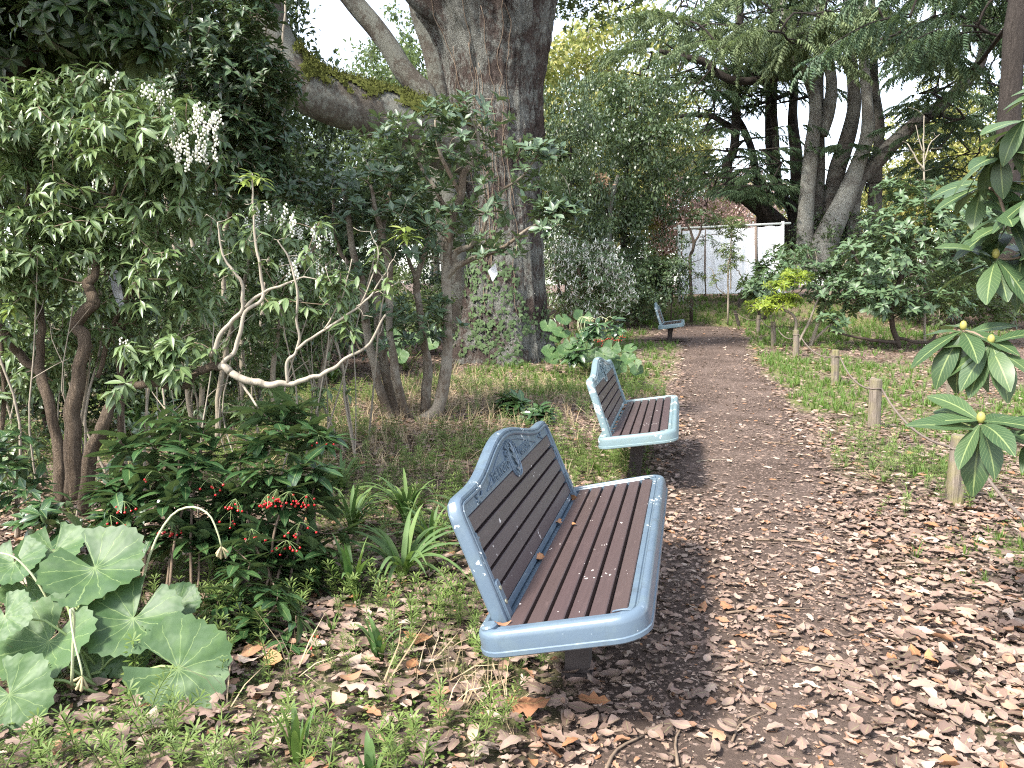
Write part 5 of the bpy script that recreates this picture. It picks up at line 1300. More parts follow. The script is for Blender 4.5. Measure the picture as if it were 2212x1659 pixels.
tips, U = blobs([(60, 50, 5.7, 130, 80, .7, 80), (190, 60, 5.5, 120, 70, .6, 70), (270, 40, 5.4, 80, 50, .5, 40), (300, 110, 5.4, 70, 30, .4, 22), (40, 130, 5.8, 110, 60, .6, 46), (160, 120, 5.9, 120, 50, .6, 46), (120, -60, 5.6, 220, 60, .8, 80), (-60, -200, 5.0, 330, 130, 1.3, 150), (200, -220, 5.0, 260, 90, 1.2, 90)], 1.7)  # last two blobs: unseen crown added overhead to shade the bough
bush(R_c, st, tips, nrm(U * .7 + A(0, 0, .3)), 8, .115, ELLIP, CEL, M['camellia'], 150, M['twig_dark'], M['bark_dark'], .012, .003, 75)
# ------------------------------------------------------------------ the great trunk
DT = float(gnd(1085, 775)[1])
prof = [(1083, 800, 200), (1086, 770, 186), (1090, 700, 170), (1091, 600, 160), (1093, 500, 150), (1088, 400, 156), (1078, 300, 182), (1072, 200, 194), (1066, 100, 232), (1044, 0, 300), (1036, -90, 340), (1030, -180, 330)]
Q = np.array([np.r_[at(a, b, DT + 0), m(wd, DT) / 2] for a, b, wd in prof]); S_ = spline(Q, 170)
gb = at(1088, 775, DT); gb[2] = float(gz(gb[0], gb[1]))
R_t = thing('great_tree', 'massive old tree with lichen-patched bark, ivy skirt and one mossy limb', 'tree', tuple(gb))
na = 150; ang = np.linspace(0, 2 * np.pi, na, endpoint=False); V = []
for k, (x, y, z, r) in enumerate(S_):
    h = z - gb[2]
    flare = 1 + .30 * math.exp(-max(h, 0) / .45) * (.55 + .45 * np.cos(5 * ang + .7)) + .12 * math.exp(-max(h, 0) / 1.2)
    rid = fbm(np.cos(ang) * 5.2 + 9, np.sin(ang) * 5.2 + h * .55, 3, 3) - .5
    ridf = np.abs(fbm(np.cos(ang) * 13 + 4, np.sin(ang) * 13 + h * 1.1, 7, 3) - .5)
    chip = fbm(np.cos(ang) * 22, np.sin(ang) * 22 + h * 9, 5, 2) - .5
    rr = r * flare * (1 + .10 * rid + .20 * ridf - .03 + .05 * chip)
    V.append(np.c_[x + np.cos(ang) * rr, y + np.sin(ang) * rr, np.full(na, z)])
V = np.concatenate(V); n = len(S_)
i, j = np.meshgrid(np.arange(n - 1), np.arange(na), indexing='ij')
F = np.stack([i * na + j, i * na + (j + 1) % na, (i + 1) * na + (j + 1) % na, (i + 1) * na + j], -1).reshape(-1, 4)
Geo().add(V, [F]).build('trunk', M['bark_oak'], R_t)
TV = V.reshape(n, na, 3)
def limb(pts_, nm, mat, root, n=40, sides=20, rough=.05, wig=0.01):
    s = stem(pts_, max(12, n // 3)); P_, F = gnarl(s, max(sides, 20), .07, rough, len(pts_)); s = spline(s, n); o = Geo().add(P_, F).build(nm, mat, root); return s
limbS = limb([(1050, 330, DT, 100), (985, 310, DT - .35, 118), (900, 275, DT - .7, 112), (800, 240, DT - 1.0, 106), (710, 212, DT - 1.3, 100), (650, 180, DT - 1.5, 94), (605, 120, DT - 1.6, 88), (575, 40, DT - 1.7, 80), (550, -80, DT - 1.7, 72)], 'limb', M['bark_limb'], R_t, 70, 26, .045)
# moss along the limb's upper side: a broken skin and a pile of short fibres
V = []; P_ = limbS[:, :3]; T = nrm(np.gradient(P_, axis=0)); mm = 40; k0, k1 = 4, 56; fl = []
for k in range(k0, k1):
    X = nrm(np.cross(T[k], A(0, 0, 1))); Y = np.cross(X, T[k]); a_ = np.linspace(-1.9, 1.9, mm)
    rr = limbS[k, 3] * (1.085 + .05 * vn(a_ * 4, k * .6, 5) - .03 * np.abs(a_) / 1.9)
    V.append(P_[k] + (np.sin(a_) * rr)[:, None] * X + (np.cos(a_) * rr)[:, None] * Y)
    fl.append((fbm(a_ * 2.2 + 5, np.full(mm, k * .33), 17) + .62 * np.cos(a_) * math.sin(math.pi * (k - k0 + 4) / (k1 - k0 + 8)) ** .5) > .72)
V = np.concatenate(V); fl = np.array(fl); i, j = np.meshgrid(np.arange(k1 - k0 - 1), np.arange(mm - 1), indexing='ij'); ok = (fl[:-1, :-1] & fl[1:, 1:]).ravel(); a = (i * mm + j).ravel()[ok]
g = Geo().add(V, np.stack([a, a + 1, a + 1 + mm, a + mm], -1))
c0 = V[a[RNG.integers(0, len(a), 9000)]] + RNG.normal(0, .03, (9000, 3)); up3 = nrm(A(0, 0, 1) + RNG.normal(0, .7, (9000, 3))); L3 = RNG.uniform(.02, .06, (9000, 1)); s3 = nrm(np.cross(up3, rsph(9000))) * .012
g.add(np.stack([c0 - s3, c0 + s3, c0 + up3 * L3], 1).reshape(-1, 3), np.arange(27000).reshape(-1, 3), RNG.random(9000).repeat(3)); g.build('moss', M['moss'], R_t)
limb([(960, -60, DT, 160), (900, -250, DT - .2, 130), (800, -600, DT - .4, 90), (700, -900, DT - .6, 50)], 'limb', M['bark_oak'], R_t)
limb([(1110, -60, DT, 190), (1180, -300, DT + .3, 140), (1260, -700, DT + .5, 80), (1280, -950, DT + .5, 50)], 'limb', M['bark_oak'], R_t)
limb([(985, 60, DT - .3, 50), (880, -30, DT - .6, 40), (820, -200, DT - .8, 26)], 'limb', M['bark_oak'], R_t)
tips, U = blob(900, -800, DT, 620, 330, 4.0, 70)  # unseen crown set above the frame for shading, thinned to let sun through
tubes, d_ = connect([np.c_[at(900, -250, DT), .4][None][0:1].repeat(2, 0) + A(0, 0, 0, 0), spline(np.array([np.r_[at(800, -600, DT), .3], np.r_[at(500, -700, DT - 1), .08]]), 8), spline(np.array([np.r_[at(1260, -700, DT), .3], np.r_[at(1600, -800, DT + 1), .08]]), 8)] if False else [spline(np.array([np.r_[at(900, -250, DT), .3], np.r_[at(700, -700, DT - 1), .08]]), 8), spline(np.array([np.r_[at(1200, -350, DT), .3], np.r_[at(1500, -750, DT + 1), .08]]), 8)], tips, .05, .01, .02)
tubes_geo(tubes, 5).build('branches', M['bark_dark'], R_t)['kind'] = 'stuff'
Rm, P, S = whorls(np.repeat(tips, 3, 0) + RNG.normal(0, .4, (210, 3)), nrm(np.repeat(U, 3, 0) + A(0, 0, .5)), 8, .17, 75)
g = Geo(); scatter(g, CEL, Rm, P, S); g.build('crown', M['midgreen'], R_t)
# loose twig ends that hang into the top of the picture
tips, U = blobs([(1290, 10, DT + 1, 110, 45, 1.2, 60), (1230, -20, DT + .5, 60, 40, 1, 40), (640, -50, DT - .5, 60, 20, .8, 14), (1360, -30, DT + 1, 80, 40, 1, 40)])
tubes, d_ = connect([stem([(1180, -250, DT, 20), (1250, -80, DT + .5, 10), (1330, 0, DT + 1, 5)], 10), stem([(540, -120, DT - 1.5, 30), (640, -50, DT - 1, 10), (740, -20, DT - .5, 4)], 10)], tips, .014, .004)
tubes_geo(tubes, 4).build('twigs', M['twig_dark'], R_t)['kind'] = 'stuff'
Rm, P, S = whorls(tips, upish(U), 8, .11, 75); g = Geo(); scatter(g, CEL, Rm, P, S); o = g.build('hanging_leaves', M['midgreen'], R_t); o['kind'] = 'stuff'
# ivy on the lower trunk, and creepers
P, Nn_ = [], []
for k in range(3600):
    zi = RNG.random() ** 1.6 * 95; a_ = int(RNG.uniform(-math.pi * 1.05, .05 * math.pi) / (2 * math.pi) * na) % na
    h = TV[int(zi), a_][2] - gb[2]
    if fbm(a_ * .11, h * 1.3, 12) < .36 + .13 * h / 2.0 + .10 * (a_ > na * .8): continue
    c = TV[int(zi), a_]; cen = S_[int(zi), :3]; nn_ = nrm(c - cen); P.append(c + nn_ * RNG.uniform(.015, .06)); Nn_.append(nn_)
P, Nn_ = np.array(P), np.array(Nn_)
IV = (np.array([(0, 0, 0), (-.42, .02, .03), (-.5, .35, .0), (-.2, .45, .03), (0, 1, -.02), (.2, .45, .03), (.5, .35, .0), (.42, .02, .03), (0, .4, .05)]), np.array([(8, 1, 0, 0)])[:0], None)
IVF = np.array([(0, 8, 1), (1, 8, 2), (2, 8, 3), (3, 8, 4), (4, 8, 5), (5, 8, 6), (6, 8, 7), (7, 8, 0)])[:, ::-1]
IVT = (IV[0], IVF, np.c_[IV[0][:, 0] + .5, IV[0][:, 1], np.ones(9)])
d_ = nrm(A(0, 0, -.8) + RNG.normal(0, .6, P.shape)); d_ = nrm(d_ - Nn_ * (d_ * Nn_).sum(1, keepdims=True)); Rm = basis(d_, nrm(Nn_ + RNG.normal(0, .3, P.shape)))
foliage(R_t, [IVT], Rm, P, RNG.uniform(.05, .10, len(P)), M['ivy'], 250, 'ivy_leaf', 'ivy')
for k in range(11):
    a0 = -math.pi / 2 + RNG.uniform(-1.0, 1.0); pts_ = []
    z0 = RNG.integers(30, 70); z1 = min(160, z0 + RNG.integers(50, 100))
    for zi in range(z0, z1, 4):
        a0 += RNG.normal(0, .05); a_ = int(a0 / (2 * math.pi) * na) % na; c = TV[zi, a_]; pts_.append(c + nrm(c - S_[zi, :3]) * .015)
    V, F = tube(spline(pts_, len(pts_) * 2), .006, 5); Geo().add(V, F).build('creeper', M['twig'], R_t)

# two slender leaning trunks behind the mossy limb
base = at(1000, 760, DT + 3); base[2] = float(gz(base[0], base[1]))
R_s = thing('leaning_tree', 'slender tree whose two bare trunks lean outwards behind the mossy limb', 'tree', tuple(base))
limb([(1000, 770, DT + 3, 60), (960, 400, DT + 3, 54), (925, 220, DT + 3, 47), (880, 165, DT + 3, 45), (830, 85, DT + 3, 42), (765, 5, DT + 3, 40), (690, -90, DT + 3, 36), (600, -220, DT + 3, 30)], 'trunk', M['bark_limb'], R_s, 44, 14, .05, .01)
limb([(985, 500, DT + 3.2, 50), (950, 200, DT + 3.2, 42), (932, 110, DT + 3.2, 38), (905, 20, DT + 3.2, 40), (880, -120, DT + 3.2, 36)], 'trunk', M['bark_limb'], R_s, 30, 14, .05, .01)
tips, U = blob(700, -330, DT + 3, 330, 150, 2.4, 90); Rm, P, S = whorls(tips.repeat(4, 0) + RNG.normal(0, .4, (360, 3)), upish(U.repeat(4, 0)), 8, .15, 75); g = Geo(); scatter(g, CEL, Rm, P, S); g.build('crown', M['midgreen'], R_s)

# ------------------------------------------------------------------ cedars
def cx(c): return (1474.7 + c[0] / 3, c[1] / 3)
def cst(pts_, d, n=30, wig=.0): return stem([(*cx(p), d + (p[3] if len(p) > 3 else 0), p[2] / 3) for p in pts_], n, wig)
def spray(seed):
    rg = np.random.default_rng(seed); g = Geo(); N_ = 15
    for k in range(N_):
        t = (k + .5) / N_; s = 1 if k % 2 else -1; L = .34 * (1 - .55 * t) * rg.uniform(.7, 1.2)
        b = A(0, t, -.35 * t * t); e = b + A(s * L * .75, L * .45, -.10 - .25 * L + rg.normal(0, .05)); w_ = A(0, .045, .02)
        g.add([b - w_, b + w_, e], np.array([(0, 1, 2)]), rg.random())
        f = b + A(s * L * .3, L * .2, -.22 * rg.uniform(.5, 1.3)); g.add([b - w_, b + w_, f], np.array([(0, 1, 2)]), rg.random())
    g.add([(-.02, 0, 0), (.02, 0, 0), (0, 1.02, -.36)], np.array([(0, 1, 2)]), .2)
    return merge(g)
SPR = [spray(s) for s in range(4)]
def boughs(root, stems, starts, lens, az, mat, per=26, droop=.35, size=(.35, .6), barkm='bark_dark', hang=0.2):
    tubes, _ = connect(stems, starts, .07, .03, -.02, 5, .3)
    g = tubes_geo(tubes[len(stems):], 5); gl_ = Geo(); PP, DD, UU = [], [], []
    for p, L, a_ in zip(starts, lens, az):
        d = A(math.cos(a_), math.sin(a_), RNG.uniform(-.05, .18)); s = A(-d[1], d[0], 0)
        ax = [p + d * L * t + A(0, 0, -droop * L * t * t) for t in np.linspace(0, 1, 7)]
        V, F = tube(ax, np.linspace(.028, .006, 7), 5); g.add(V, F)
        axs = spline(ax, 30)
        for k in range(per):
            t = RNG.uniform(.12, 1); c = axs[int(t * 29)]; sd = RNG.choice([-1, 1]); off = RNG.random() * .28 * L * (1 - .5 * t)
            PP.append(c + s * sd * off + A(0, 0, -.12 * off)); DD.append(d * RNG.uniform(.4, .9) + s * sd * RNG.uniform(.3, 1) + A(0, 0, -RNG.uniform(0, 2) * hang - .1)); UU.append(A(0, 0, 1) + RNG.normal(0, .2, 3))
    g.build('branches', M[barkm], root)['kind'] = 'stuff'
    PP, DD, UU = np.array(PP), np.array(DD), np.array(UU); Rm = basis(DD, UU); S = RNG.uniform(*size, len(PP))
    for q_ in range(4):
        V, Fs, T = SPR[q_]; Rq, Pq, Sq = Rm[q_::4], PP[q_::4], S[q_::4]; N = len(Pq)
        W = np.einsum('nij,vj->nvi', Rq, V) * Sq[:, None, None] + Pq[:, None]; FF = (np.concatenate(Fs)[None] + (np.arange(N) * len(V))[:, None, None]).reshape(-1, 3)
        gl_.add(W.reshape(-1, 3), FF, ((T[None] * .4 + RNG.random(N)[:, None] * .6) % 1).ravel())
    gl_.build('needles', M[mat], root)
def rb(n, x0, x1, y0, y1, d0, d1): return np.array([at(RNG.uniform(x0, x1), RNG.uniform(y0, y1), RNG.uniform(d0, d1)) for _ in range(n)])
DC = 29.5
def cedar(label, stems_c, d, bm, extra, mats):
    b = at(*cx(stems_c[0][0]), d); b[2] = float(gz(b[0], b[1])) ; root = thing('cedar_tree', label, 'tree', tuple(b[:3]))
    st = []
    for pts_, mk_ in zip(stems_c, mats):
        pts_ = [(pts_[0][0], 1760, pts_[0][2] * 1.1) + tuple(pts_[0][3:])] + list(pts_) if pts_[0][1] > 1250 else list(pts_)
        s = cst(pts_, d); st.append(s); V, F = gnarl(s, 18, .07, .05, len(st), 2); Geo().add(V, F).build('trunk' if pts_[0][1] > 1250 else 'bough', M[mk_], root)
    for sp in extra: boughs(root, st, *sp)
    return root
def ext(n, box_, L, mat, per=26, droop=.3, size=(.35, .6), hang=.25, azs=(0, math.pi)):
    s = rb(n, *box_); a_ = np.array([RNG.choice(azs) + RNG.normal(0, .6) for _ in range(n)])
    return (s, RNG.uniform(L * .6, L * 1.2, n), a_, mat, per, droop, size, 'bark_dark', hang)
up_ = lambda p, w_=40: list(p)
SA = [[(790, 1640, 112), (800, 1350, 98), (830, 1000, 88), (860, 700, 76), (820, 520, 68), (760, 430, 60), (690, 300, 52), (660, 100, 50), (640, -200, 44), (620, -500, 30)],
      [(850, 1600, 90, .6), (875, 1200, 84, .6), (880, 900, 74, .6), (880, 500, 60, .6), (890, 150, 54, .6), (880, -300, 40, .6)],
      [(900, 880, 70, .3), (945, 720, 80, .3), (965, 540, 66, .3), (935, 360, 64, .3), (900, 200, 58, .3), (880, -100, 44, .3)],
      [(955, 1500, 110, .5), (990, 1150, 108, .5), (1060, 920, 98, .5), (1110, 700, 82, .5), (1100, 480, 72, .5), (1085, 250, 60, .5), (1080, -150, 46, .5)],
      [(925, 1570, 165, -.4), (1050, 1290, 128, -.4), (1130, 1080, 98, -.4), (1195, 880, 84, -.4), (1195, 650, 66, -.4), (1175, 420, 60, -.4), (1165, 200, 52, -.4), (1160, -100, 44, -.4)],
      [(1240, 1420, 90, 1), (1262, 1000, 62, 1), (1275, 820, 60, 1), (1245, 560, 50, 1), (1230, 200, 44, 1), (1220, -200, 36, 1)],
      [(1110, 1260, 90, -.2), (1250, 1055, 98, -.2), (1450, 850, 86, -.2), (1700, 660, 78, -.2), (1835, 530, 72, -.2), (1930, 400, 66, -.2), (1965, 200, 58, -.2), (1990, -100, 46, -.2)],
      [(780, 500, 40, .2), (700, 490, 44, .2), (550, 515, 48, .2), (350, 525, 50, .2), (220, 470, 46, .2), (140, 400, 50, .2), (0, 370, 40, .2), (-150, 330, 24, .2)]]
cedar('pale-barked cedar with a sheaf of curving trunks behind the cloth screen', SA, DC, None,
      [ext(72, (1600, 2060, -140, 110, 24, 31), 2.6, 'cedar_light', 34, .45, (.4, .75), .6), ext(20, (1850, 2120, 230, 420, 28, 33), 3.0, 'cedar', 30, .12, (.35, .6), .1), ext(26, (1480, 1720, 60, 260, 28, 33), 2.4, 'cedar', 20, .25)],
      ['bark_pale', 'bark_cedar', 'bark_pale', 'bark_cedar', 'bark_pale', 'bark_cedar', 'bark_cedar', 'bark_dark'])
SB = [[(750, 1560, 120, .8), (745, 1250, 90, .8), (735, 1000, 76, .8), (712, 780, 62, .8), (722, 560, 48, .8), (720, 200, 40, .8), (716, -200, 30, .8)],
      [(740, 1620, 130, .2), (620, 1450, 108, .1), (450, 1310, 98, 0), (310, 1190, 82, 0), (290, 1060, 62, 0), (335, 950, 56, 0), (350, 600, 56, 0), (362, 300, 52, 0), (370, 0, 46, 0), (376, -300, 36, 0)],
      [(720, 1400, 76, .6), (630, 1260, 58, .6), (608, 1100, 50, .6), (602, 900, 44, .6), (590, 680, 40, .6), (605, 300, 36, .6), (612, -150, 28, .6)],
      [(620, 1240, 44, 1.2), (565, 1010, 46, 1.2), (556, 700, 42, 1.2), (566, 300, 40, 1.2), (590, 0, 36, 1.2), (600, -300, 28, 1.2)],
      [(500, 1350, 50, .5), (455, 1010, 46, .5), (400, 850, 44, .5), (370, 780, 30, .5)],
      [(345, 840, 36, .2), (200, 760, 32, .3), (80, 745, 30, .5), (-60, 760, 20, .7)], [(300, 470, 30, 0), (230, 350, 26, 0), (190, 310, 24, 0), (90, 250, 18, 0)], [(610, 640, 26, .6), (700, 600, 28, .6), (540, 660, 22, .4), (380, 700, 22, .3)]]
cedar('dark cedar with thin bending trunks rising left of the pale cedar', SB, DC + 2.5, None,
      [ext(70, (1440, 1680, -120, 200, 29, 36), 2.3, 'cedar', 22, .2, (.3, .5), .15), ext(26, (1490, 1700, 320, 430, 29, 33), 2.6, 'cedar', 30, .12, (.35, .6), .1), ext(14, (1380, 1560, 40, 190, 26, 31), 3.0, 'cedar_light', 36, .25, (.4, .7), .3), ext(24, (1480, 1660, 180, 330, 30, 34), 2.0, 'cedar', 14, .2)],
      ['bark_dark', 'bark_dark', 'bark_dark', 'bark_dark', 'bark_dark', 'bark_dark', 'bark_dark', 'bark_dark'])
SC = [[(2095, 1500, 150, -7), (2110, 850, 135, -7), (2130, 500, 118, -7), (2155, 200, 126, -7), (2190, -50, 120, -7), (2220, -400, 90, -7)]]
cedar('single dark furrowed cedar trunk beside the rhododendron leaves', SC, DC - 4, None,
      [ext(56, (1930, 2300, -140, 110, 20, 26), 2.6, 'cedar', 34, .5, (.35, .65), .7), ext(24, (1980, 2240, 60, 260, 26, 34), 2.6, 'cedar', 24, .2)], ['bark_dark'])

# ------------------------------------------------------------------ cloth screen
DS = 28.0
def sp(x, y): return at(x, y, DS)
b = sp(1580, 640); b[2] = float(gz(b[0], b[1])); R_w = thing('cloth_screen', 'white cloth screen stretched on poles at the end of the path', 'screen', tuple(b))
tl, tr, bl_, br_ = sp(1472, 497), sp(1689, 486), sp(1472, 637), sp(1689, 634)
def quad(u, v): return (tl * (1 - u) + tr * u) * (1 - v) + (bl_ * (1 - u) + br_ * u) * v
for k, (u0, u1) in enumerate(((.006, .232), .24 * A(1, 0) + A(0, .735), (.755, .99))):
    nu, nv = 40, 14; V = []
    for b_ in range(nv + 1):
        for a_ in range(nu + 1):
            u = u0 + (u1 - u0) * a_ / nu; v = .012 + .975 * b_ / nv
            f = .035 * math.sin(a_ * .9 + k) * (.25 + .75 * (b_ / nv)) * (1 if k else .5) + .02 * math.sin(a_ * .37 + b_ * .4 + k * 2)
            V.append(quad(u, v) + A(0, -f - .04, -.02 * math.sin(a_ / nu * math.pi * 3) * (b_ == 0)))
    i, j = np.meshgrid(np.arange(nv), np.arange(nu), indexing='ij'); a = (i * (nu + 1) + j).ravel()
    Geo().add(V, np.stack([a, a + nu + 1, a + nu + 2, a + 1], -1)).build('cloth_panel', M['cloth'], R_w)
def pole(p, q_, r, mat, nm): V, F = tube([p, (p + q_) / 2, q_], r, 8); Geo().add(V, F).build(nm, M[mat], R_w)
pole(sp(1467, 486), sp(1468, 652), .055, 'pole_white', 'post'); pole(sp(1691, 478), sp(1690, 645), .055, 'pole_white', 'post')
pole(sp(1523, 494), sp(1523, 640), .05, 'pole_brown', 'post'); pole(sp(1632, 489), sp(1633, 640), .05, 'pole_brown', 'post')
pole(sp(1455, 494), sp(1708, 482), .04, 'pole_white', 'rail'); pole(sp(1452, 635), sp(1700, 632), .03, 'pole_white', 'rail'); pole(sp(1474, 600), sp(1475, 652), .04, 'pole_white', 'brace')

# small trees before the screen
def c5(p): return (1426.4 + p[0] * .1587, 466.3 + p[1] * .1587)
def little(label, d, stems5, spec, n, L, mat, bark, leafn='LANCE', keep=0, nm='small_tree', sp_=75, cat='tree'):
    st = [stem([(*c5(p), d, p[2] * .1587) for p in s], 14, .01) for s in stems5]
    b = st[0][0, :3].copy(); b[2] = float(gz(b[0], b[1])); st[0][0, 2] = b[2] - .05
    root = thing(nm, label, cat, tuple(b)); tips, U = blobs([(*c5(q_), d, q_[2] * .1587, q_[3] * .1587, .8, q_[4]) for q_ in spec]) 
    bush(root, st, tips, upish(U), n, L, LANCE, CLANCE, M[mat], keep, M[bark], M[bark], .02, .005, sp_)
    return root
little('small dark tree forking in front of the white cloth', 25, [[(430, 1150, 46), (415, 850, 46), (405, 620, 44), (450, 400, 40), (420, 200, 30), (350, 110, 24), (320, 0, 14)], [(455, 400, 34), (540, 230, 28), (570, 110, 24), (640, 60, 18), (720, 30, 10)], [(540, 290, 14), (640, 260, 12), (760, 250, 10), (830, 220, 6)], [(380, 620, 10), (300, 540, 8), (280, 480, 5)], [(420, 640, 10), (540, 590, 8), (620, 490, 5)]],
       [(520, 0, 220, 90, 40), (600, 330, 200, 90, 16), (560, 780, 90, 60, 6), (330, 330, 60, 100, 8), (750, 60, 120, 80, 24)], 7, .14, 'evergreen', 'twig_dark')
little('airy sapling with pale green leaves in front of the middle of the white cloth', 24.5, [[(930, 1120, 26), (920, 800, 24), (950, 500, 22), (970, 250, 18), (980, 80, 10)], [(960, 1000, 18), (960, 600, 16), (990, 350, 10)], [(1130, 900, 16), (1080, 780, 14), (1010, 700, 10)], [(900, 1080, 16), (760, 950, 12), (720, 760, 9), (650, 700, 5)]],
       [(960, 200, 200, 160, 60), (900, 480, 170, 120, 44), (1050, 600, 110, 110, 26), (880, 700, 120, 70, 16), (1080, 130, 120, 80, 20), (700, 850, 120, 90, 16), (1000, 50, 120, 60, 20)], 8, .13, 'midgreen', 'twig_grey')
little('dark twiggy bush at the shaded end of the cloth screen', 24, [[(150, 1180, 20), (120, 950, 16), (60, 800, 12), (20, 700, 8)], [(160, 1180, 18), (170, 900, 14), (200, 720, 8)], [(140, 1180, 16), (60, 1000, 10), (-20, 900, 6)]],
       [(100, 680, 170, 130, 70), (0, 820, 150, 130, 46), (200, 640, 90, 120, 30), (-150, 700, 150, 120, 50)], 8, .14, 'evergreen', 'twig_dark', nm='evergreen_shrub', cat='shrub')
st = [stem([(1997, 400, 17, 4), (1995, 330, 17, 3), (1996, 250, 17, 1.5)], 10, .004), stem([(1996, 370, 17, 4), (1975, 335, 17, 3), (1960, 310, 17, 2)], 8, .006), stem([(1996, 350, 17, 3), (2010, 310, 17, 2), (2030, 290, 17, 1)], 8, .006), stem([(1995, 330, 17, 3), (1985, 300, 17, 2), (1978, 270, 17, 1)], 8, .006), stem([(1997, 760, 17, 5), (1998, 560, 17, 4.5), (1997, 400, 17, 4)], 10, .006)]
b = st[-1][0, :3].copy(); b[2] = float(gz(b[0], b[1])); R_x = thing('bare_sapling', 'leafless pale sapling with thin branches above the broad rhododendron', 'tree', tuple(b))
tips = np.array([at(1995 + RNG.normal(0, 24), 330 + RNG.normal(0, 40), 17) for _ in range(34)]); tubes, _ = connect(st, tips, .008, .003)
for s in st: V, F = tube(s[:, :3], s[:, 3], 7); Geo().add(V, F).build('branch' if s is not st[-1] else 'trunk', M['twig_pale'], R_x)
tubes_geo(tubes[len(st):], 4).build('twigs', M['twig_pale'], R_x)['kind'] = 'stuff'

# white-flowering andromeda by the great trunk
DW = 16.6
base = at(1270, 705, DW); base[2] = float(gz(base[0], base[1])); R_v = thing('andromeda_shrub', 'dense rounded shrub veiled in white flower chains, right of the great trunk', 'shrub', tuple(base))
tips, U = blobs([(1270, 590, DW, 95, 80, 1.1, 300), (1210, 560, DW, 50, 60, .8, 120), (1330, 630, DW, 50, 50, .8, 110), (1250, 660, DW, 80, 40, .9, 90)])
st = [stem([(1270, 705, DW, 10), (1265, 650, DW, 9), (1240, 560, DW, 6)], 10, .01), stem([(1280, 705, DW, 10), (1300, 650, DW, 8), (1320, 600, DW, 5)], 10, .01), stem([(1262, 705, DW, 9), (1210, 640, DW, 7), (1200, 560, DW, 5)], 10, .01)]
bush(R_v, st, tips, upish(U), 9, .13, LANCE, CLANCE, M['pieris'], 150, M['twig'], M['twig'], .014, .004, 80)
g = Geo(); V0_, F0_ = icos()
sel = np.argsort(-(U @ A(.2, -.6, .5)))[:420]
for k in sel:
    for c in range(RNG.integers(2, 5)):
        p = tips[k] + RNG.normal(0, .05, 3); L = RNG.uniform(.05, .11)
        V, F = tube([p, p + A(RNG.normal(0, .02), RNG.normal(0, .02), -L * .5), p + A(RNG.normal(0, .03), 0, -L)], [.005, .013, .005], 4); g.add(V, F)
g.build('flowers', M['petal'], R_v)['kind'] = 'stuff'

# ------------------------------------------------------------------ trees and bushes of the belt behind
def proto_tree(name, label, h, rw, leafm, nclump, per, ls, barkm, low=.25, tr=.16, cat='tree', seed=0, loose=.55, tpl=None):
    root = thing(name, label, cat, (0, 0, 0), None)
    c = A(0, 0, h * (low + (1 - low) / 2)); u = rsph(nclump) * (RNG.random(nclump) ** (1 / 2.6))[:, None]
    u[:, 2] *= np.where(u[:, 2] > 0, 1, .95)
    C = c + u * A(rw, rw, h * (1 - low) / 2); C += RNG.normal(0, .12 * rw, C.shape)
    s = spline(np.array([(0, 0, -.15, tr), (RNG.normal(0, .1), RNG.normal(0, .1), h * low, tr * .85), (RNG.normal(0, .2), RNG.normal(0, .2), h * .6, tr * .5), (0, 0, h * .9, tr * .15)]), 14)
    V, F = tube(s[:, :3], s[:, 3], 10, True, .05); Geo().add(V, F).build('trunk', M[barkm], root)
    tubes, _ = connect([s], C[:min(90, nclump)], tr * .4, .012, .0, 4, .2)
    tubes_geo(tubes[1:], 5).build('limbs', M[barkm], root)['kind'] = 'stuff'
    k = np.repeat(np.arange(nclump), per); rad_ = loose * RNG.uniform(.6, 1.3, nclump)
    P = C[k] + rsph(len(k)) * (RNG.random(len(k)) ** .5 * rad_[k])[:, None] * A(1, 1, .7)
    out = nrm(P - C[k]); d = nrm(out * .6 + RNG.normal(0, .6, P.shape) + A(0, 0, -.25)); Rm = basis(d, nrm(A(0, 0, 1) + .5 * out + RNG.normal(0, .4, P.shape)))
    g = Geo(); tint = np.clip(RNG.random(len(k)) * .7 + (RNG.random(nclump) * .3)[k], 0, .999)
    scatter(g, tpl or CEL, Rm, P, ls * RNG.uniform(.7, 1.3, len(k)), tint); g.build('crown', M[leafm], root)
    return root
QUAD = (np.array([(0, 0, 0), (-.24, .5, .04), (.24, .5, .04), (0, 1, -.12)]), np.array([(0, 2, 1), (1, 2, 3)]), np.array([(.5, 0, 1), (0, .5, 1), (1, .5, 1), (.5, 1, 1.)]))
PT = {'E': proto_tree('evergreen_tree', 'p', 9, 2.9, 'evergreen', 230, 95, .17, 'bark_dark', .22, .2, tpl=QUAD, loose=.6),
      'e': proto_tree('evergreen_tree', 'p', 9, 2.6, 'evergreen', 210, 100, .17, 'bark_dark', .10, .18, tpl=QUAD, loose=.55),
      'G': proto_tree('broadleaf_tree', 'p', 10, 3.2, 'midgreen', 220, 90, .20, 'bark_limb', .18, .2, tpl=QUAD, loose=.7),
      'Y': proto_tree('broadleaf_tree', 'p', 12, 4.2, 'yellowgreen', 260, 80, .27, 'bark_limb', .10, .22, tpl=QUAD, loose=.9),
      'P': proto_tree('plum_tree', 'p', 6, 3.2, 'pinkbloom', 150, 60, .14, 'bark_dark', .2, .14, tpl=QUAD, loose=.6),
      'B': proto_tree('evergreen_shrub', 'p', 2.6, 1.5, 'evergreen', 120, 60, .12, 'twig_dark', .06, .05, cat='shrub', tpl=QUAD, loose=.35),
      'b': proto_tree('broadleaf_shrub', 'p', 2.4, 1.5, 'midgreen', 110, 60, .12, 'twig_grey', .06, .05, cat='shrub', tpl=QUAD, loose=.35)}
used = set()
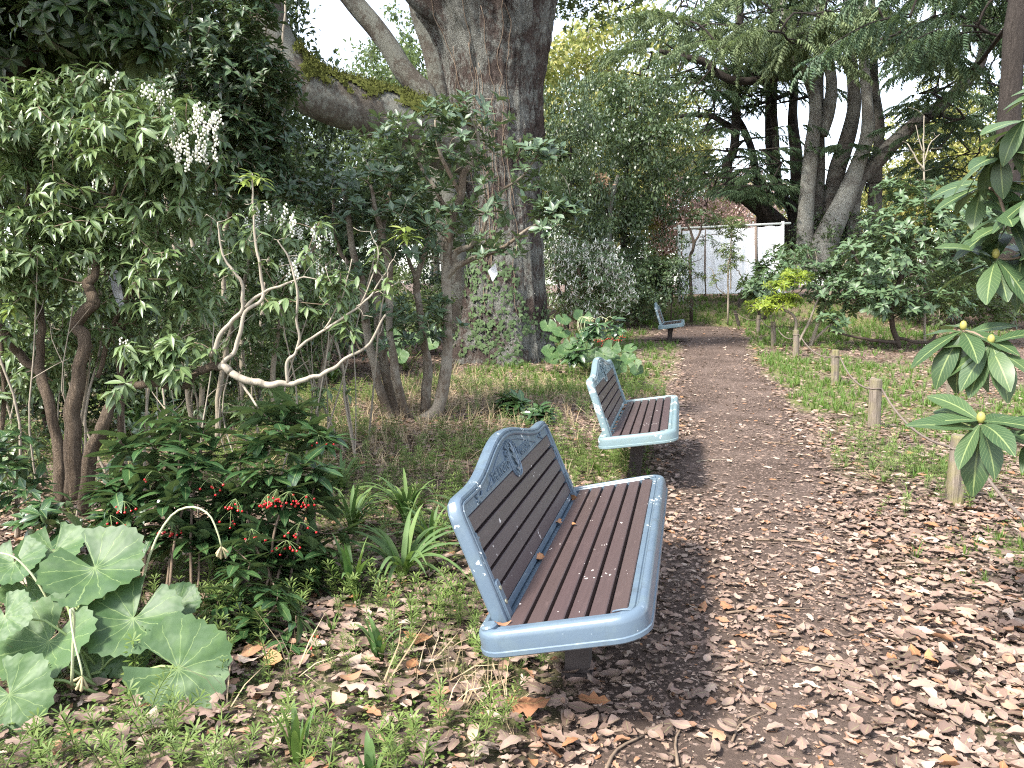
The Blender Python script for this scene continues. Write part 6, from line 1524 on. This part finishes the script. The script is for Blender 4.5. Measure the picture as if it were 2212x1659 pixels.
def plant(kind, px, d, h, label, wide=1.0, group=None, xy=None):
    r_ = PT[kind] if kind not in used else dup(PT[kind]); used.add(kind)
    p = at(px, 616, d) if xy is None else A(*xy, 0); z = float(gz(p[0], p[1])); h0 = {'E': 9, 'e': 9, 'G': 10, 'Y': 12, 'P': 6, 'B': 2.6, 'b': 2.4}[kind]
    s = h / h0; r_.location = (p[0], p[1], z); r_.scale = (s * wide, s * wide, s); r_.rotation_euler = (0, 0, RNG.uniform(0, 6.28)); r_['label'] = label
    if group: r_['group'] = group
    return r_
tr1 = plant('E', 1355, 26, 8.0, 'rounded dark evergreen standing alone between the great trunk and the screen', .82)
g = Geo(); c = at(1292, 405, 23.2)
N = 420; Rm, P, S = basis(rsph(N), rsph(N)), c + rsph(N) * (RNG.random(N) ** .4)[:, None] * A(.42, .3, .45), RNG.uniform(.08, .14, N)
r_ = thing('withered_bough', 'bough of withered tan leaves sticking out from the rounded evergreen', 'branch', tuple(c)); scatter(g, QUAD, Rm, P, S); g.build('leaves', M['tanleaf'], r_)['kind'] = 'stuff'
V, F = tube(spline([at(1340, 500, 25.8), at(1310, 450, 24), c], 8), np.linspace(.05, .02, 8), 6); Geo().add(V, F).build('stem', M['bark_dark'], r_)
s = stem([(1312, 570, 24.5, 20), (1312, 500, 24.5, 18), (1318, 440, 24.5, 14), (1335, 380, 25, 8)], 12, .01); V, F = tube(s[:, :3], s[:, 3], 10, True, .05); Geo().add(V, F).build('stem', M['bark_limb'], r_)
bt = 'trees of the belt behind the garden'
plant('Y', 1265, 40, 14.5, 'sunny yellow-green tree just right of the great trunk', 1, bt)
plant('Y', 1420, 46, 11.5, 'yellow-green tree behind the rounded evergreen', 1, bt)
plant('Y', 1580, 54, 8, 'yellow-green tree glimpsed between the thin dark cedar trunks', 1, bt)
plant('Y', 1720, 58, 8, 'yellow-green tree behind the pale cedar trunks', 1.1, bt)
plant('Y', 1890, 52, 9, 'yellow-green tree glimpsed under the slanting cedar bough', 1.1, bt)
plant('Y', 2040, 44, 11.5, 'yellow-green tree behind the bare sapling', 1, bt)
plant('Y', 2200, 40, 10, 'yellow-green tree beyond the furrowed cedar trunk', 1, bt)
plant('G', 2330, 30, 10, 'green tree at the edge beyond the rhododendron leaves', 1, bt)
plant('G', 850, 27, 8.6, 'green tree seen under the slender leaning trunks', .85, bt)
plant('G', 935, 32, 11, 'taller green tree between the leaning trunks and the great trunk', .9, bt)
plant('e', 985, 24, 7, 'dark tree close behind the great trunk, left of it', .8, bt)
plant('e', 1225, 23, 7.2, 'dark narrow tree close behind the great trunk, right of it', .62, bt)
plant('G', 660, 34, 8.5, 'low green tree under the patch of open sky', 1, bt)
plant('e', 500, 16, 8.5, 'dark dense tree behind the upright evergreen', .9, bt)
plant('G', 330, 19, 9, 'green tree behind the andromeda crown', .9, bt)
plant('E', 180, 15, 9.5, 'dark tree behind the twisted stems', .9, bt)
plant('G', 20, 20, 12, 'green tree showing through the shaded camellia leaves', 1, bt)
plant('E', -120, 14, 9, 'dark tree at the edge behind the camellia', .9, bt)
plant('e', 620, 20, 5.5, 'dark bushy tree under the mossy limb', 1, bt)
plant('e', 760, 18, 4.6, 'dark bushy tree behind the stems of the many-stemmed shrub', 1, bt)
plant('P', 1535, 40, 7.0, 'pink blossoming plum showing beside the thin cedar trunks', 1.0, bt)
plant('P', 1440, 44, 6.2, 'pink blossoming plum behind the rounded evergreen trunk', 1.0, bt)
hb_ = 'bushes along the far edge'
for k, (kd, px, d, h, lab) in enumerate([('B', 600, 11.5, 2.0, 'dark bush behind the pale dry branches'), ('B', 700, 12.5, 2.2, 'dark bush behind the leftmost smooth stems'), ('b', 480, 10.5, 1.5, 'light green low bush in the gap by the twisted stems'), ('B', 380, 12, 2.3, 'dark bush behind the smaller flowering shrub'), ('b', 240, 11.5, 1.7, 'light green bush between the twisted stems'),
                                        ('B', 80, 11, 2.2, 'dark bush far behind the twisted stems at the edge'), ('b', 330, 9.5, 1.0, 'sunlit low bush at the foot of the andromeda'), ('B', 1390, 24.5, 2.6, 'dark bush beneath the rounded evergreen'), ('B', 1340, 23, 2.1, 'dark bush behind the white-flowering shrub'), ('B', 1560, 33, 3.2, 'dark bush behind the cloth screen'),
                                        ('B', 1800, 30, 3.4, 'dark bush at the foot of the pale cedar'), ('B', 1900, 27, 2.6, 'dark bush beneath the slanting cedar bough'), ('b', 2020, 24, 2.6, 'green bush behind the broad rhododendron'), ('B', 2150, 26, 3.0, 'dark bush at the foot of the furrowed cedar'), ('b', 2260, 22, 2.6, 'green bush at the edge behind the variegated shrub'), ('B', 1000, 19, 2.2, 'dark bush behind the trunk ivy'), ('b', 860, 15, 1.6, 'green bush behind the round leaf clump'), ('B', 540, 14.5, 2.6, 'dark bush behind the dark bushes of the left gap'), ('B', 30, 7.2, 1.5, 'dark low bush behind the low broad-leaved shoots'), ('B', 250, 7.6, 1.3, 'dark low bush seen between the twisted stems'), ('B', 430, 8.2, 1.25, 'dark low bush behind the berry plants')]):
    plant(kd, px, d, h, lab, 1, hb_)
